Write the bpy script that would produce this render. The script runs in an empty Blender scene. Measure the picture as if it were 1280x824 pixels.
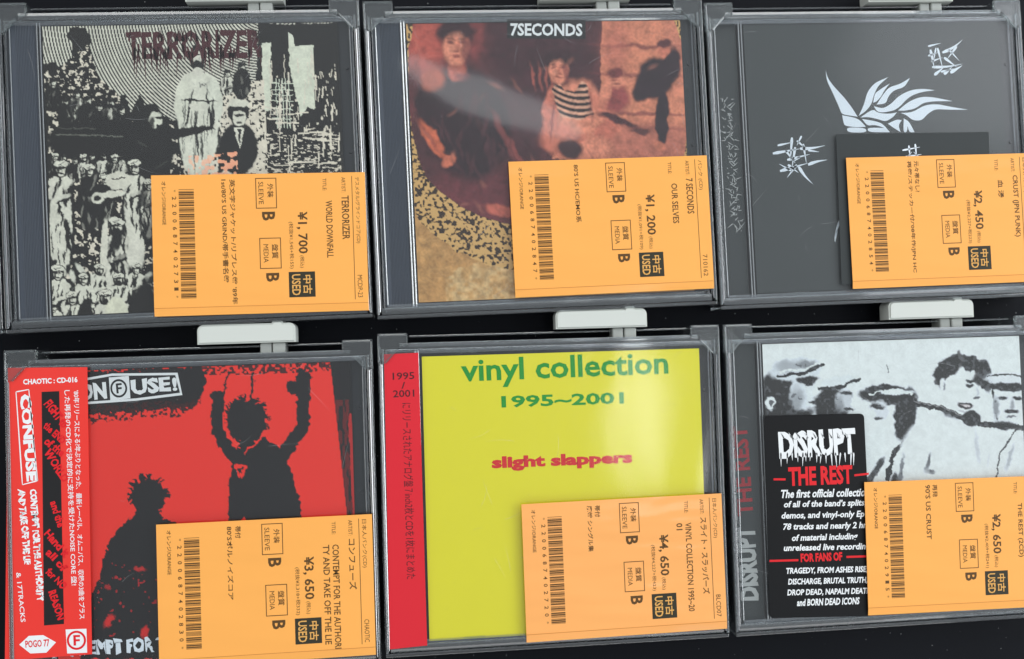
import bpy, bmesh, math, random
import numpy as np
from mathutils import Matrix, Vector
random.seed(7)
scene = bpy.context.scene
MM = 0.001
ZF = 15.0                       # height of the keeper fronts above the board, mm
# ------------------------------------------------------------------ camera
CAM = [-0.02793, -0.093697, -0.039791, 378.577524]
FPX = 1109.0
def rot3(a, b, c):
    ca, sa, cb, sb, cc, sc = math.cos(a), math.sin(a), math.cos(b), math.sin(b), math.cos(c), math.sin(c)
    return (np.array([[1,0,0],[0,ca,-sa],[0,sa,ca]]) @ np.array([[cb,0,sb],[0,1,0],[-sb,0,cb]])
            @ np.array([[cc,-sc,0],[sc,cc,0],[0,0,1]]))
RB = rot3(*CAM[:3])
CB = -RB.T @ np.array([0, 0, CAM[3]])          # camera in board coordinates (x right, y down, z into the board)
FL = np.diag([1., -1., -1.])
cam_d = bpy.data.cameras.new('camera'); cam = bpy.data.objects.new('camera', cam_d)
scene.collection.objects.link(cam); scene.camera = cam
cam_d.sensor_width = 36; cam_d.lens = FPX/1280*36
cam_d.clip_start = 0.01; cam_d.clip_end = 20
rr, dd, ff = FL @ RB[0], FL @ RB[1], FL @ RB[2]
loc = (FL @ CB + np.array([0, 0, ZF])) * MM
cam.matrix_world = Matrix(((rr[0], -dd[0], -ff[0], loc[0]), (rr[1], -dd[1], -ff[1], loc[1]),
                           (rr[2], -dd[2], -ff[2], loc[2]), (0, 0, 0, 1)))
def board(px, py, z=ZF):
    """point of the photograph -> millimetres on the level z above the board (x right, y down)"""
    d = RB.T @ np.array([(px-640)/FPX, (py-412)/FPX, 1.0])
    t = ((ZF - z) - CB[2]) / d[2]
    return CB[0] + d[0]*t, CB[1] + d[1]*t
def photo(X, Y, z):
    """millimetres on the board -> point of the photograph (arrays)"""
    P = RB @ np.stack([X-CB[0]*1.0, Y-CB[1], (ZF-z)*np.ones_like(X)-CB[2]])
    return FPX*P[0]/P[2]+640, FPX*P[1]/P[2]+412
# ------------------------------------------------------------------ light
world = bpy.data.worlds.new('World'); scene.world = world; world.use_nodes = True
wn = world.node_tree; bg = wn.nodes['Background']      # the bright shop all round, one side made brighter for glare on the lids
wt = wn.nodes.new('ShaderNodeTexCoord'); wd = wn.nodes.new('ShaderNodeVectorMath'); wd.operation = 'DOT_PRODUCT'
wd.inputs[1].default_value = (.75, .6, .1); wn.links.new(wt.outputs['Generated'], wd.inputs[0])
wr = wn.nodes.new('ShaderNodeMapRange'); wr.inputs['From Min'].default_value = -.7; wr.inputs['From Max'].default_value = .8
wr.interpolation_type = 'SMOOTHSTEP'; wr.inputs['To Min'].default_value = .28; wr.inputs['To Max'].default_value = .80
wn.links.new(wd.outputs['Value'], wr.inputs['Value']); wn.links.new(wr.outputs[0], bg.inputs[1])
bg.inputs[0].default_value = (0.90, 0.95, 1.0, 1)
def area(name, at_px, height, size, radiance, color=(1,1,1), shape='RECTANGLE', spin=0):
    """an unseen lamp facing down, placed where a level case front mirrors it at the given point"""
    X, Y = board(*at_px)
    Q = np.array([X, -Y, ZF]); C = loc/MM
    d = Q - C; d[2] = -d[2]                      # mirrored view ray
    L = Q + d/d[2]*height
    ld = bpy.data.lights.new(name, 'AREA'); ld.shape = shape
    ld.size = size[0]*MM; ld.size_y = size[1]*MM
    A = size[0]*size[1]*MM*MM * (math.pi/4 if shape == 'ELLIPSE' else 1)
    ld.energy = radiance*A*math.pi; ld.color = color
    o = bpy.data.objects.new(name, ld); scene.collection.objects.link(o)
    o.location = L*MM; o.rotation_euler = (0, 0, spin)
    return o
def fill_panel(name, x, y, z, size, radiance, color=(1,1,1)):
    """an added broad light out of view, aimed at the display for edge highlights and fill"""
    ld = bpy.data.lights.new(name, 'AREA'); ld.shape = 'RECTANGLE'; ld.size, ld.size_y = size
    ld.energy = radiance*size[0]*size[1]*math.pi; ld.color = color
    o = bpy.data.objects.new(name, ld); scene.collection.objects.link(o); o.location = (x, y, z)
    o.rotation_euler = (Vector((0, 0, 0))-o.location).to_track_quat('-Z', 'Y').to_euler()
fill_panel('side_fill', 1.75, .1, 1.15, (1.9, .9), 3.4, (.94, .97, 1.0))  # added side light so the tilted plastic facets catch highlights
fill_panel('fill_light', -1.7, .2, 1.25, (1.8, .8), 1.5, (1.0, .97, .93))  # this and the next two: added fills for highlights and diffuse light
fill_panel('fill_light', .1, 1.55, 1.25, (2.2, .8), 3.1, (1.0, .99, .97))
fill_panel('fill_light', .1, -1.5, 1.25, (2.2, .6), 1.2, (1.0, .99, .97))
area('glare_lamp', (805, 515), 1300, (110, 300), 4.5, (1, 1, 1), 'ELLIPSE', 0.1)
area('strip_lamp', (612, 122), 1300, (370, 74), 1.7, (.95, .97, 1), 'ELLIPSE', -.42)
area('glare_lamp', (1210, 60), 1300, (480, 420), 1.3, (.93, .94, 1), 'ELLIPSE', .3)  # soft lamp added to haze the lids at upper right
scene.view_settings.view_transform = 'Standard'; scene.view_settings.look = 'None'
scene.view_settings.exposure = 0.0; scene.view_settings.gamma = 1.0
scene.cycles.use_denoising = True
scene.cycles.max_bounces = 10; scene.cycles.transparent_max_bounces = 24
scene.cycles.caustics_reflective = False; scene.cycles.caustics_refractive = False
# ------------------------------------------------------------------ materials
def lin(c):
    return tuple(((v/255)/12.92 if v/255 <= .04045 else (((v/255)+.055)/1.055)**2.4) for v in c)
def mat_new(name):
    m = bpy.data.materials.new(name); m.use_nodes = True
    return m, m.node_tree, m.node_tree.nodes['Principled BSDF']
def paper(name, rgb, rough=.55, var=.06, scale=60, spec=.3, bump=0.0, coat=0.0):
    m, nt, b = mat_new(name)
    tc = nt.nodes.new('ShaderNodeTexCoord'); n = nt.nodes.new('ShaderNodeTexNoise'); n.inputs['Scale'].default_value = scale
    n.inputs['Detail'].default_value = 6
    nt.links.new(tc.outputs['Object'], n.inputs['Vector'])
    r = nt.nodes.new('ShaderNodeMix'); r.data_type = 'RGBA'
    c = lin(rgb)
    r.inputs['A'].default_value = tuple(x*(1-var) for x in c)+(1,); r.inputs['B'].default_value = tuple(min(1, x*(1+var)) for x in c)+(1,)
    nt.links.new(n.outputs['Fac'], r.inputs['Factor']); nt.links.new(r.outputs['Result'], b.inputs['Base Color'])
    b.inputs['Roughness'].default_value = rough; b.inputs['Specular IOR Level'].default_value = spec
    if coat: b.inputs['Coat Weight'].default_value = coat; b.inputs['Coat Roughness'].default_value = .12
    if bump:
        n2 = nt.nodes.new('ShaderNodeTexNoise'); n2.inputs['Scale'].default_value = 14; n2.inputs['Detail'].default_value = 2
        mp = nt.nodes.new('ShaderNodeMapping'); mp.inputs['Scale'].default_value = (1, 3.5, 1)
        nt.links.new(tc.outputs['Object'], mp.inputs['Vector']); nt.links.new(mp.outputs['Vector'], n2.inputs['Vector'])
        bp = nt.nodes.new('ShaderNodeBump'); bp.inputs['Strength'].default_value = 1; bp.inputs['Distance'].default_value = bump
        nt.links.new(n2.outputs['Fac'], bp.inputs['Height']); nt.links.new(bp.outputs['Normal'], b.inputs['Normal'])
        if coat: nt.links.new(bp.outputs['Normal'], b.inputs['Coat Normal'])
    return m
def clear(name, tint=(.97,.98,.98), milk=0.0, milkc=(150,158,165), rough=.04, boost=1.0, bump=0.0, bscale=10, scratch=0.0, stretch=(1,1,1), glass=0.0):
    """thin clear plastic: looks straight through, mirrors by Fresnel, a little milky with wear"""
    m = bpy.data.materials.new(name); m.use_nodes = True; nt = m.node_tree
    for n in list(nt.nodes):
        if n.type == 'BSDF_PRINCIPLED': nt.nodes.remove(n)
    out = nt.nodes['Material Output']; N = nt.nodes.new
    tr = N('ShaderNodeBsdfTransparent'); tr.inputs[0].default_value = tint+(1,)
    gl = N('ShaderNodeBsdfAnisotropic'); gl.inputs['Roughness'].default_value = rough
    lw = N('ShaderNodeLayerWeight'); lw.inputs[0].default_value = .5
    pw = N('ShaderNodeMath'); pw.operation = 'POWER'; pw.inputs[1].default_value = 5; nt.links.new(lw.outputs['Facing'], pw.inputs[0])
    fr = N('ShaderNodeMath'); fr.operation = 'MULTIPLY_ADD'; fr.inputs[1].default_value = .96; fr.inputs[2].default_value = .042
    nt.links.new(pw.outputs[0], fr.inputs[0])
    mu = N('ShaderNodeMath'); mu.operation = 'MULTIPLY'; mu.inputs[1].default_value = boost; mu.use_clamp = True
    mx = N('ShaderNodeMixShader'); nt.links.new(fr.outputs[0], mu.inputs[0]); nt.links.new(mu.outputs[0], mx.inputs[0])
    nt.links.new(tr.outputs[0], mx.inputs[1]); nt.links.new(gl.outputs[0], mx.inputs[2])
    last = mx
    if glass:
        gg = N('ShaderNodeBsdfGlass'); gg.inputs['IOR'].default_value = 1.46; gg.inputs['Roughness'].default_value = .03; gg.inputs[0].default_value = tint+(1,)
        mg = N('ShaderNodeMixShader'); mg.inputs[0].default_value = glass
        nt.links.new(mx.outputs[0], mg.inputs[1]); nt.links.new(gg.outputs[0], mg.inputs[2]); last = mg
    tc = N('ShaderNodeTexCoord')
    if bump:
        mp = N('ShaderNodeMapping'); mp.inputs['Scale'].default_value = stretch
        n2 = N('ShaderNodeTexNoise'); n2.inputs['Scale'].default_value = bscale; n2.inputs['Detail'].default_value = 1.5
        n2.inputs['Distortion'].default_value = .4
        nt.links.new(tc.outputs['Object'], mp.inputs['Vector']); nt.links.new(mp.outputs['Vector'], n2.inputs['Vector'])
        bp = N('ShaderNodeBump'); bp.inputs['Strength'].default_value = 1; bp.inputs['Distance'].default_value = bump
        nt.links.new(n2.outputs['Fac'], bp.inputs['Height']); nt.links.new(bp.outputs['Normal'], gl.inputs['Normal'])
    if milk or scratch:
        df = N('ShaderNodeBsdfDiffuse'); df.inputs[0].default_value = lin(milkc)+(1,)
        m2 = N('ShaderNodeMixShader'); m2.inputs[0].default_value = milk
        if scratch:
            mp = N('ShaderNodeMapping'); mp.inputs['Scale'].default_value = (1, .06, 1); mp.inputs['Rotation'].default_value = (0, 0, .5)
            n3 = N('ShaderNodeTexNoise'); n3.inputs['Scale'].default_value = 900; n3.inputs['Detail'].default_value = 3
            nt.links.new(tc.outputs['Object'], mp.inputs['Vector']); nt.links.new(mp.outputs['Vector'], n3.inputs['Vector'])
            rp = N('ShaderNodeMapRange'); rp.inputs['From Min'].default_value = .57; rp.inputs['From Max'].default_value = .8
            rp.inputs['To Min'].default_value = milk; rp.inputs['To Max'].default_value = milk+scratch
            nt.links.new(n3.outputs['Fac'], rp.inputs['Value']); nt.links.new(rp.outputs[0], m2.inputs[0])
        nt.links.new(last.outputs[0], m2.inputs[1]); nt.links.new(df.outputs[0], m2.inputs[2]); last = m2
    nt.links.new(last.outputs[0], out.inputs[0])
    return m
def printed(name, rough=.45):
    """printed cover: ink colours kept on the sheet"""
    m, nt, b = mat_new(name)
    a = nt.nodes.new('ShaderNodeAttribute'); a.attribute_name = 'ink'
    nt.links.new(a.outputs['Color'], b.inputs['Base Color']); b.inputs['Roughness'].default_value = rough
    b.inputs['Specular IOR Level'].default_value = .3
    return m
M = {}
M['board'] = paper('board_black', (12, 15, 21), .6, .3, 9, .12, .0)
M['keeper'] = clear('keeper_plastic', (.90,.93,.94), .035, (150,154,160), .05, 4.5, glass=.35)
M['guard'] = clear('guard_plastic', (.94,.96,.96), .05, (170,178,182), .08, 2.2, .0003, 45, glass=.3)
M['rib'] = clear('rib_plastic', (.95,.97,1), .03, (190,200,215), .06, 4.5, glass=.2)
M['glint'] = clear('glint_plastic', (.95,.97,1), .05, (200,208,220), .10, 15.0)  # reflection boosted well above clear plastic to draw bright edge highlights
M['stem'] = clear('stem_plastic', (.9,.92,.9), .62, (205,210,205), .12, 2.5, .001, 120, glass=.4)
M['lock'] = paper('lock_white', (204, 209, 203), .42, .03, 30, .4)
M['dust'] = clear('dust', (1,1,1), .45, (225,228,230), .2)
M['tray'] = paper('tray_black', (28, 31, 36), .35, .12, 40, .5)
M['spine'] = paper('spine_grey', (62, 70, 84), .4, .08, 20, .5)
M['card'] = paper('card_orange', (250, 174, 86), .5, .07, 18, .25, .0012, .35)
M['card_gloss'] = paper('card_orange_glossy', (250, 174, 96), .5, .035, 12, .3, .0022, .7)
M['ink'] = paper('ink_brown', (92, 66, 34), .6)
M['ink_dark'] = paper('ink_stamp', (52, 50, 38), .6)
M['card_letter'] = paper('stamp_letters', (226, 170, 92), .6)
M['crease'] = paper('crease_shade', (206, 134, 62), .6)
M['black'] = paper('print_black', (30, 30, 32), .5)
M['white'] = paper('print_white', (232, 236, 238), .5)
M['red'] = paper('print_red', (222, 32, 40), .5, .03)
M['obi_red'] = paper('obi_red', (232, 50, 40), .45, .03, 20, .4, .0004, .5)
M['strip_red'] = paper('strip_red', (214, 22, 40), .45, .03, 20, .4, .0004, .5)
M['dark_red'] = paper('print_dark_red', (150, 30, 40), .5)
M['maroon'] = paper('print_maroon', (74, 30, 36), .6)
M['yellow'] = paper('print_yellow', (238, 228, 40), .45, .02)
M['green'] = paper('print_green', (8, 150, 40), .5)
M['slate'] = paper('print_slate', (56, 61, 62), .5, .08)
M['slate_dark'] = paper('print_slate_dark', (50, 55, 56), .5, .08)
M['pale'] = paper('print_pale', (226, 236, 246), .5)
M['grey_print'] = paper('print_grey', (170, 174, 174), .5)
M['cover'] = printed('cover_print')
# ------------------------------------------------------------------ builders
COL = scene.collection
def link(o, parent=None):
    COL.objects.link(o)
    if parent is not None: o.parent = parent
    return o
def thing(name, label, cat, X, Y, th, z=0, group=None):
    o = bpy.data.objects.new(name, None); COL.objects.link(o); o.empty_display_size = .01
    o.location = (X*MM, -Y*MM, z*MM); o.rotation_euler = (0, 0, -th)
    o['label'] = label; o['category'] = cat
    if group: o['group'] = group
    return o
def mesh_obj(name, verts, faces, m, parent=None):
    me = bpy.data.meshes.new(name); me.from_pydata(verts, [], faces); me.materials.append(m); me.update()
    return link(bpy.data.objects.new(name, me), parent)
def bm_obj(name, bm, m, parent=None, smooth=False):
    me = bpy.data.meshes.new(name); bm.to_mesh(me); bm.free(); me.materials.append(m)
    if smooth:
        for p in me.polygons: p.use_smooth = True
    return link(bpy.data.objects.new(name, me), parent)
def box(bm, x0, y0, z0, x1, y1, z1, bev=.3, seg=2):
    """box in local millimetres, x right, y down"""
    r = bmesh.ops.create_cube(bm, size=1)
    vs = r['verts']
    for v in vs:
        v.co.x = (x0 if v.co.x < 0 else x1)*MM; v.co.y = -(y1 if v.co.y < 0 else y0)*MM; v.co.z = (z0 if v.co.z < 0 else z1)*MM
    if bev:
        es = list({e for v in vs for e in v.link_edges})
        bmesh.ops.bevel(bm, geom=es, offset=bev*MM, segments=seg, affect='EDGES', profile=.5)
def ridge(bm, x0, y0, x1, y1, z, w, up=.2):
    """low moulded ridge between two points (local mm)"""
    d = np.array([x1-x0, y1-y0], float); L = np.hypot(*d); d /= L; n = np.array([-d[1], d[0]])*w/2
    R = []
    for px, py in ((x0, y0), (x1, y1)):
        R.append([bm.verts.new(((px+n[0]*k)*MM, -(py+n[1]*k)*MM, (z+h)*MM)) for k, h in ((-1, -.35), (-1, 0), (-.12, up*w), (.12, up*w), (1, 0), (1, -.35))])
    for k in range(5): bm.faces.new([R[0][k], R[0][k+1], R[1][k+1], R[1][k]])
    bm.faces.new([R[0][5], R[0][0], R[1][0], R[1][5]]); bm.faces.new(R[0][::-1]); bm.faces.new(R[1])
    bmesh.ops.recalc_face_normals(bm, faces=bm.faces)
def prism(bm, pts, z0, z1, bev=.2):
    """outline (local mm, y down) pulled up from z0 to z1"""
    vs = [bm.verts.new((x*MM, -y*MM, z0*MM)) for x, y in pts]
    f = bm.faces.new(vs); bm.normal_update()
    if f.normal.z > 0: f.normal_flip()
    r = bmesh.ops.extrude_face_region(bm, geom=[f])
    nv = [g for g in r['geom'] if isinstance(g, bmesh.types.BMVert)]
    for v in nv: v.co.z = z1*MM
    if bev:
        es = [g for g in r['geom'] if isinstance(g, bmesh.types.BMEdge)]
        bmesh.ops.bevel(bm, geom=es, offset=bev*MM, segments=2, affect='EDGES')
_tcache = {}
def text_geo(s, bold=0.0, res=2):
    k = (s, bold)
    if k in _tcache: return _tcache[k]
    c = bpy.data.curves.new('t', 'FONT'); c.body = s; c.size = 1; c.resolution_u = res; c.fill_mode = 'FRONT'
    c.offset = bold; c.dimensions = '2D'
    o = bpy.data.objects.new('t', c); COL.objects.link(o)
    dg = bpy.context.evaluated_depsgraph_get(); dg.update()
    me = bpy.data.meshes.new_from_object(o.evaluated_get(dg))
    n = len(me.vertices); co = np.empty(n*3); me.vertices.foreach_get('co', co); co = co.reshape(-1, 3)[:, :2]
    fs = [tuple(p.vertices) for p in me.polygons]
    bpy.data.objects.remove(o); bpy.data.curves.remove(c); bpy.data.meshes.remove(me)
    if n:
        lo, hi = co.min(0), co.max(0); uv = (co-lo)/np.maximum(hi-lo, 1e-6); asp = (hi[0]-lo[0])/(hi[1]-lo[1])
    else: uv, asp = co, 1
    _tcache[k] = (uv, fs, asp); return _tcache[k]
class Ink:
    """flat print: lettering and shapes collected into one mesh a hair above the sheet that carries it"""
    def __init__(s): s.v = []; s.f = []
    def raw(s, pts, faces):
        n = len(s.v); s.v += [tuple(p) for p in pts]; s.f += [tuple(i+n for i in f) for f in faces]
    def down(s, t, x, y, w, h, bold=0.0):
        """text reading downwards: x.. x+w across, y .. y+h along"""
        uv, fs, _ = text_geo(t, bold); s.raw([(x+v*w, y+u*h) for u, v in uv], fs)
    def flat(s, t, x, y, w, h, bold=0.0):
        uv, fs, _ = text_geo(t, bold); s.raw([(x+u*w, y+h-v*h) for u, v in uv], fs)
    def up(s, t, x, y, w, h, bold=0.0):
        uv, fs, _ = text_geo(t, bold); s.raw([(x+w-v*w, y+h-u*h) for u, v in uv], fs)
    def quad(s, t, tl, tr, bl, br, bold=0.0):
        uv, fs, _ = text_geo(t, bold)
        tl, tr, bl, br = map(np.array, (tl, tr, bl, br))
        s.raw([(1-v)*((1-u)*bl+u*br)+v*((1-u)*tl+u*tr) for u, v in uv], fs)
    def rect(s, x0, y0, x1, y1): s.raw([(x0,y0),(x0,y1),(x1,y1),(x1,y0)], [(0,1,2,3)])
    def frame(s, x0, y0, x1, y1, t):
        s.rect(x0,y0,x1,y0+t); s.rect(x0,y1-t,x1,y1); s.rect(x0,y0+t,x0+t,y1-t); s.rect(x1-t,y0+t,x1,y1-t)
    def poly(s, pts):
        a = sum(pts[i][0]*pts[(i+1)%len(pts)][1]-pts[(i+1)%len(pts)][0]*pts[i][1] for i in range(len(pts)))
        if a > 0: pts = pts[::-1]
        s.raw(pts, [tuple(range(len(pts)))])
    def spike(s, p, q, w, w2=0.0, bend=0.0):
        """brush stroke that tapers from width w at p to w2 at q"""
        p = np.array(p, float); q = np.array(q, float); d = q-p; L = np.hypot(*d) or 1; n = np.array([-d[1], d[0]])/L
        a, b = [], []
        for k in range(7):
            t = k/6; c = p+d*t+n*bend*math.sin(math.pi*t); ww = (w+(w2-w)*t)*(1 if k else .5)/2
            a.append(tuple(c+n*ww)); b.append(tuple(c-n*ww))
        for k in range(6): s.poly([a[k], a[k+1], b[k+1], b[k]])
    def build(s, name, m, parent, z):
        bm = bmesh.new(); vs = [bm.verts.new((x*MM, -y*MM, z*MM)) for x, y in s.v]
        for f in s.f:
            if len(set(f)) > 2:
                try: bm.faces.new([vs[i] for i in f])
                except ValueError: pass
        bmesh.ops.recalc_face_normals(bm, faces=bm.faces)
        for f in bm.faces:
            if f.normal.z < 0: f.normal_flip()
        return bm_obj(name, bm, m, parent)
def local(o, px, py, z):
    """point of the photograph -> local millimetres of thing o on level z"""
    X, Y = board(px, py, z); x0, y0 = o.location.x/MM, -o.location.y/MM; th = -o.rotation_euler.z
    dx, dy = X-x0, Y-y0; c, s = math.cos(th), math.sin(th)
    return dx*c+dy*s, -dx*s+dy*c
# ------------------------------------------------------------------ setting
bm = bmesh.new(); box(bm, -420, -330, -12, 470, 330, 0, 0)
board_o = bm_obj('display_board', bm, M['board']); board_o['kind'] = 'structure'
R = random.Random(5); dk = Ink()
for _ in range(900):
    x, y, r = R.uniform(-230, 260), R.uniform(-160, 170), R.uniform(.06, .22); dk.poly([(x-r, y), (x, y-r*R.uniform(.5, 1.5)), (x+r, y), (x, y+r)])
dd_ = dk.build('dust', M['dust'], board_o, .02); dd_['kind'] = 'stuff'
# ------------------------------------------------------------------ keepers
W, H = 148.0, 135.56
KEEP = [[-132.982, -74.389, -0.01], [16.328, -74.707, -0.009], [165.159, -73.532, -0.007], [-133.521, 69.083, 0.007], [16.172, 68.179, 0.01], [166.317, 69.514, 0.007]]
CARD = [[-103.497, -39.716, 0.005], [45.261, -43.266, -0.013], [195.8, -41.791, -0.006], [-105.666, 103.745, 0.007], [44.593, 103.531, 0.001], [196.19, 103.014, 0.018]]
CW, CH = 87.26, 58.34
def keeper(X, Y, th, label):
    """security frame, origin at its top left corner"""
    c, s = math.cos(th), math.sin(th); x0, y0 = X-(W/2*c-H/2*s), Y-(W/2*s+H/2*c)
    t = thing('security_keeper', label, 'security case', x0, y0, th, 0, 'clear plastic security cases')
    for side in (0, 1):
        f = lambda x: W-x if side else x
        bm = bmesh.new()
        a, b = sorted((f(.1), f(1.5))); box(bm, a, 5.2, .6, b, H-1.8, ZF-.1, .45, 3)
        a, b = sorted((f(1.7), f(2.7))); ridge(bm, f(1.05), 12.7, f(1.05), H-2, ZF-.08, .7, .22); ridge(bm, f(2.25), 6.5, f(2.25), H-4.5, ZF-.8, .9, .16)
        sw = bm_obj('side_wall', bm, M['keeper'], t)
        bm = bmesh.new(); ridge(bm, f(1.75), 13, f(1.75), H-3, ZF-.25, .38, .22); bm_obj('edge', bm, M['glint'], sw)  # narrow ridge added to carry a bright highlight line
        bm = bmesh.new()
        pts = [(.05,0), (12.6,0), (12.6,5.2), (9.0,6.4), (3.4,12.6), (.05,12.6)]
        pts = [(f(x), y) for x, y in pts]
        prism(bm, pts, ZF-1.6, ZF+.0, .45)
        ridge(bm, f(8.6), 6.6, f(3.2), 12.4, ZF, .7, .2); ridge(bm, f(.6), 1.0, f(.6), 12, ZF, .8, .2); ridge(bm, f(1), .7, f(12), .7, ZF, .8, .2)
        a, b = sorted((f(12.2), f(12.75))); box(bm, a, .3, 3, b, 5.4, ZF-.1, .15)
        bm_obj('corner_guard', bm, M['guard'], t)
    bm = bmesh.new(); box(bm, .3, H-1.7, .6, W-.3, H, ZF-.1, .5, 3); ridge(bm, 2.4, H-3.4, W-2.4, H-3.4, ZF-1.2, 2.9, .10)
    bm_obj('bottom_wall', bm, M['keeper'], t)
    bm = bmesh.new(); box(bm, 13.2, 1.0, 1.0, W-13.2, 1.9, ZF-4, .3); box(bm, 13.2, 4.2, 1.0, W-13.2, 5.9, ZF-1.6, .3, 2); ridge(bm, 9.4, 5.6, W-9.4, 5.6, ZF-1.0, 2.7, .10)
    bm_obj('top_rail', bm, M['keeper'], t)
    # lock: white bar on a clear stem
    bm = bmesh.new(); r = 2.6; x0_, x1_, y0_, y1_ = 76.2, 116.2, -8.0, .1
    pts = [(x0_, y1_)] + [(x0_+r-r*math.cos(a), y0_+r-r*math.sin(a)) for a in np.linspace(0, math.pi/2, 6)] \
        + [(106.4, y0_), (107, y0_-.9), (110.6, y0_-.9), (111.2, y0_)] \
        + [(x1_-r+r*math.sin(a), y0_+r-r*math.cos(a)) for a in np.linspace(0, math.pi/2, 6)] + [(x1_, y1_)]
    prism(bm, pts, 6, 14.6, .7); bm_obj('lock_bar', bm, M['lock'], t)
    bm = bmesh.new(); box(bm, 101.2, .2, 4.8, 106.0, 5.0, 12.2, .6); box(bm, 106.4, .2, 4.2, 111.6, 5.0, 12.8, .6)
    bm_obj('lock_stem', bm, M['stem'], t)
    return t
KL = ['clear security case round the black and white collage CD at top left',
      'clear security case round the maroon oval photo CD, top row middle',
      'clear security case round the grey CD with the white wing',
      'clear security case round the red and black CD',
      'clear security case round the yellow and green CD',
      'clear security case round the CD with the black hype sticker']
keeps = [keeper(*KEEP[i], KL[i]) for i in range(6)]
k0 = keeps[0].copy(); COL.objects.link(k0)
for ch in keeps[0].children:
    c2 = ch.copy(); COL.objects.link(c2); c2.parent = k0
k0.location.x -= 148.6*MM; k0.location.y -= .0015
k0['label'] = 'sliver of a clear security case cut off by the left photo edge'
# ------------------------------------------------------------------ jewel cases
JW, JH = 142.0, 125.0
ZB = 12.4                        # level of the booklet sheet
BX0, BX1, BY0, BY1 = 15.0, 135.4, 2.6, 122.4
LID = [dict(bump=.0002, bscale=20, milk=.006), dict(bump=.0003, bscale=14, milk=.01, rough=.05), dict(bump=.0003, bscale=14, milk=.012, rough=.16),
       dict(bump=.0003, bscale=16, milk=.006), dict(bump=.0008, bscale=18, milk=.0, stretch=(1.6,.8,1), rough=.13), dict(bump=.0003, bscale=14, milk=.01)]
JL = ['jewel case with a black and white crowd collage cover under the title TERRORIZER',
      'jewel case with a maroon oval band photo headed 7SECONDS',
      'jewel case with a plain dark grey cover bearing a white wing',
      'jewel case with a red cover and two black silhouettes',
      'jewel case with a bright yellow cover lettered vinyl collection',
      'jewel case with a pale blue grey photo of men in caps']
def jewel(i, dx=0, dy=0, spine='spine'):
    k = keeps[i]; th = KEEP[i][2]; c, s = math.cos(th), math.sin(th)
    lx, ly = 3.0+dx, 6.6+dy
    X = k.location.x/MM + lx*c-ly*s; Y = -k.location.y/MM + lx*s+ly*c
    t = thing('cd_case', JL[i], 'CD', X, Y, th, 0, 'used CDs in jewel cases')
    bm = bmesh.new(); box(bm, 0, 0, 1.4, JW, JH, 3.4, .4); bm_obj('back_cover', bm, M['rib'], t)
    bm = bmesh.new(); box(bm, 12.8, 1.2, 3.6, JW-1.2, JH-1.2, 11.2, .5)
    # black disc tray with little sockets by the opening edge
    for y in (22, 58):
        r = bmesh.ops.create_cone(bm, segments=16, radius1=.8*MM, radius2=.6*MM, depth=.8*MM, cap_ends=True)
        bmesh.ops.translate(bm, verts=r['verts'], vec=((JW-3.4)*MM, -y*MM, 11.6*MM))
    bm_obj('disc_tray', bm, M['tray'], t)
    bm = bmesh.new()
    if spine == 'spine':                        # ridged solid spine
        box(bm, 1.0, 1.2, 3.6, 12.2, JH-1.2, 11.6, .3)
        for n in range(13):
            ridge(bm, 4.2+n*.62, 1.6, 4.2+n*.62, JH-1.6, 11.75, .4, .5)
        bm_obj('spine', bm, M['spine'], t)
    else:
        box(bm, 1.0, 1.2, 3.6, 12.2, JH-1.2, 10.6, .3)
        bm_obj('spine', bm, M['slate_dark'], t)
    lm = clear('lid_plastic', (.97,.98,.98), LID[i]['milk'], (150,156,164), LID[i].get('rough', .035), 1.0, LID[i]['bump'], LID[i]['bscale'], 0, LID[i].get('stretch', (1,1,1)))
    bm = bmesh.new(); box(bm, .2, .2, 13.0, JW-.2, JH-.2, 14.1, .35)
    for x in (30, 104):                          # half-moon booklet clips
        for y in (.5, JH-2.6): box(bm, x, y, 12.55, x+9, y+2.1, 12.9, .1)
    lid = bm_obj('lid', bm, lm, t)
    bm = bmesh.new()
    box(bm, .1, .1, 3.6, .9, JH-.1, 12.9, .25, 3)
    box(bm, JW-.95, .1, 3.6, JW-.15, JH-.1, 12.9, .25, 3); box(bm, 1.0, .1, 3.6, JW-1.0, .8, 12.9, .2)
    box(bm, 1.0, JH-.8, 3.6, JW-1.0, JH-.1, 12.9, .2)
    bm_obj('rim', bm, M['rib'], lid, True)
    R = random.Random(90+i); dk = Ink()
    for _ in range(70):
        x, y, r = R.uniform(2, JW-2), R.uniform(2, JH-2), R.uniform(.05, .16); dk.poly([(x-r, y), (x, y-r*R.uniform(.6, 1.4)), (x+r, y), (x, y+r)])
    for _ in range(26):
        x, y, a, L = R.uniform(5, JW-5), R.uniform(3, JH-3), R.uniform(0, 6.28), R.uniform(2, 13); dk.spike((x, y), (x+L*math.cos(a), y+L*math.sin(a)), .09, .02, R.uniform(-1, 1))
    dd_ = dk.build('dust', M['dust'], lid, 14.13); dd_['kind'] = 'stuff'
    bm = bmesh.new()
    ridge(bm, 12.75, 1.0, 12.75, JH-1.0, 12.4, .5, .2); ridge(bm, 14.0, 1.0, 14.0, JH-1.0, 12.4, .55, .22)
    ridge(bm, 1.9, 2, 1.9, JH-2, 12.2, .45, .2)
    bm_obj('hinge_rib', bm, M['glint'], lid)
    bm = bmesh.new(); ridge(bm, JW-1.6, 2, JW-1.6, JH-2, 12.3, .6, .2); ridge(bm, 2, JH-1.4, JW-2, JH-1.4, 12.4, 1.7, .12); ridge(bm, 2, 1.3, JW-2, 1.3, 12.4, 1.8, .12)
    bm_obj('lid_edge', bm, M['rib'], lid)
    return t
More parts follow.
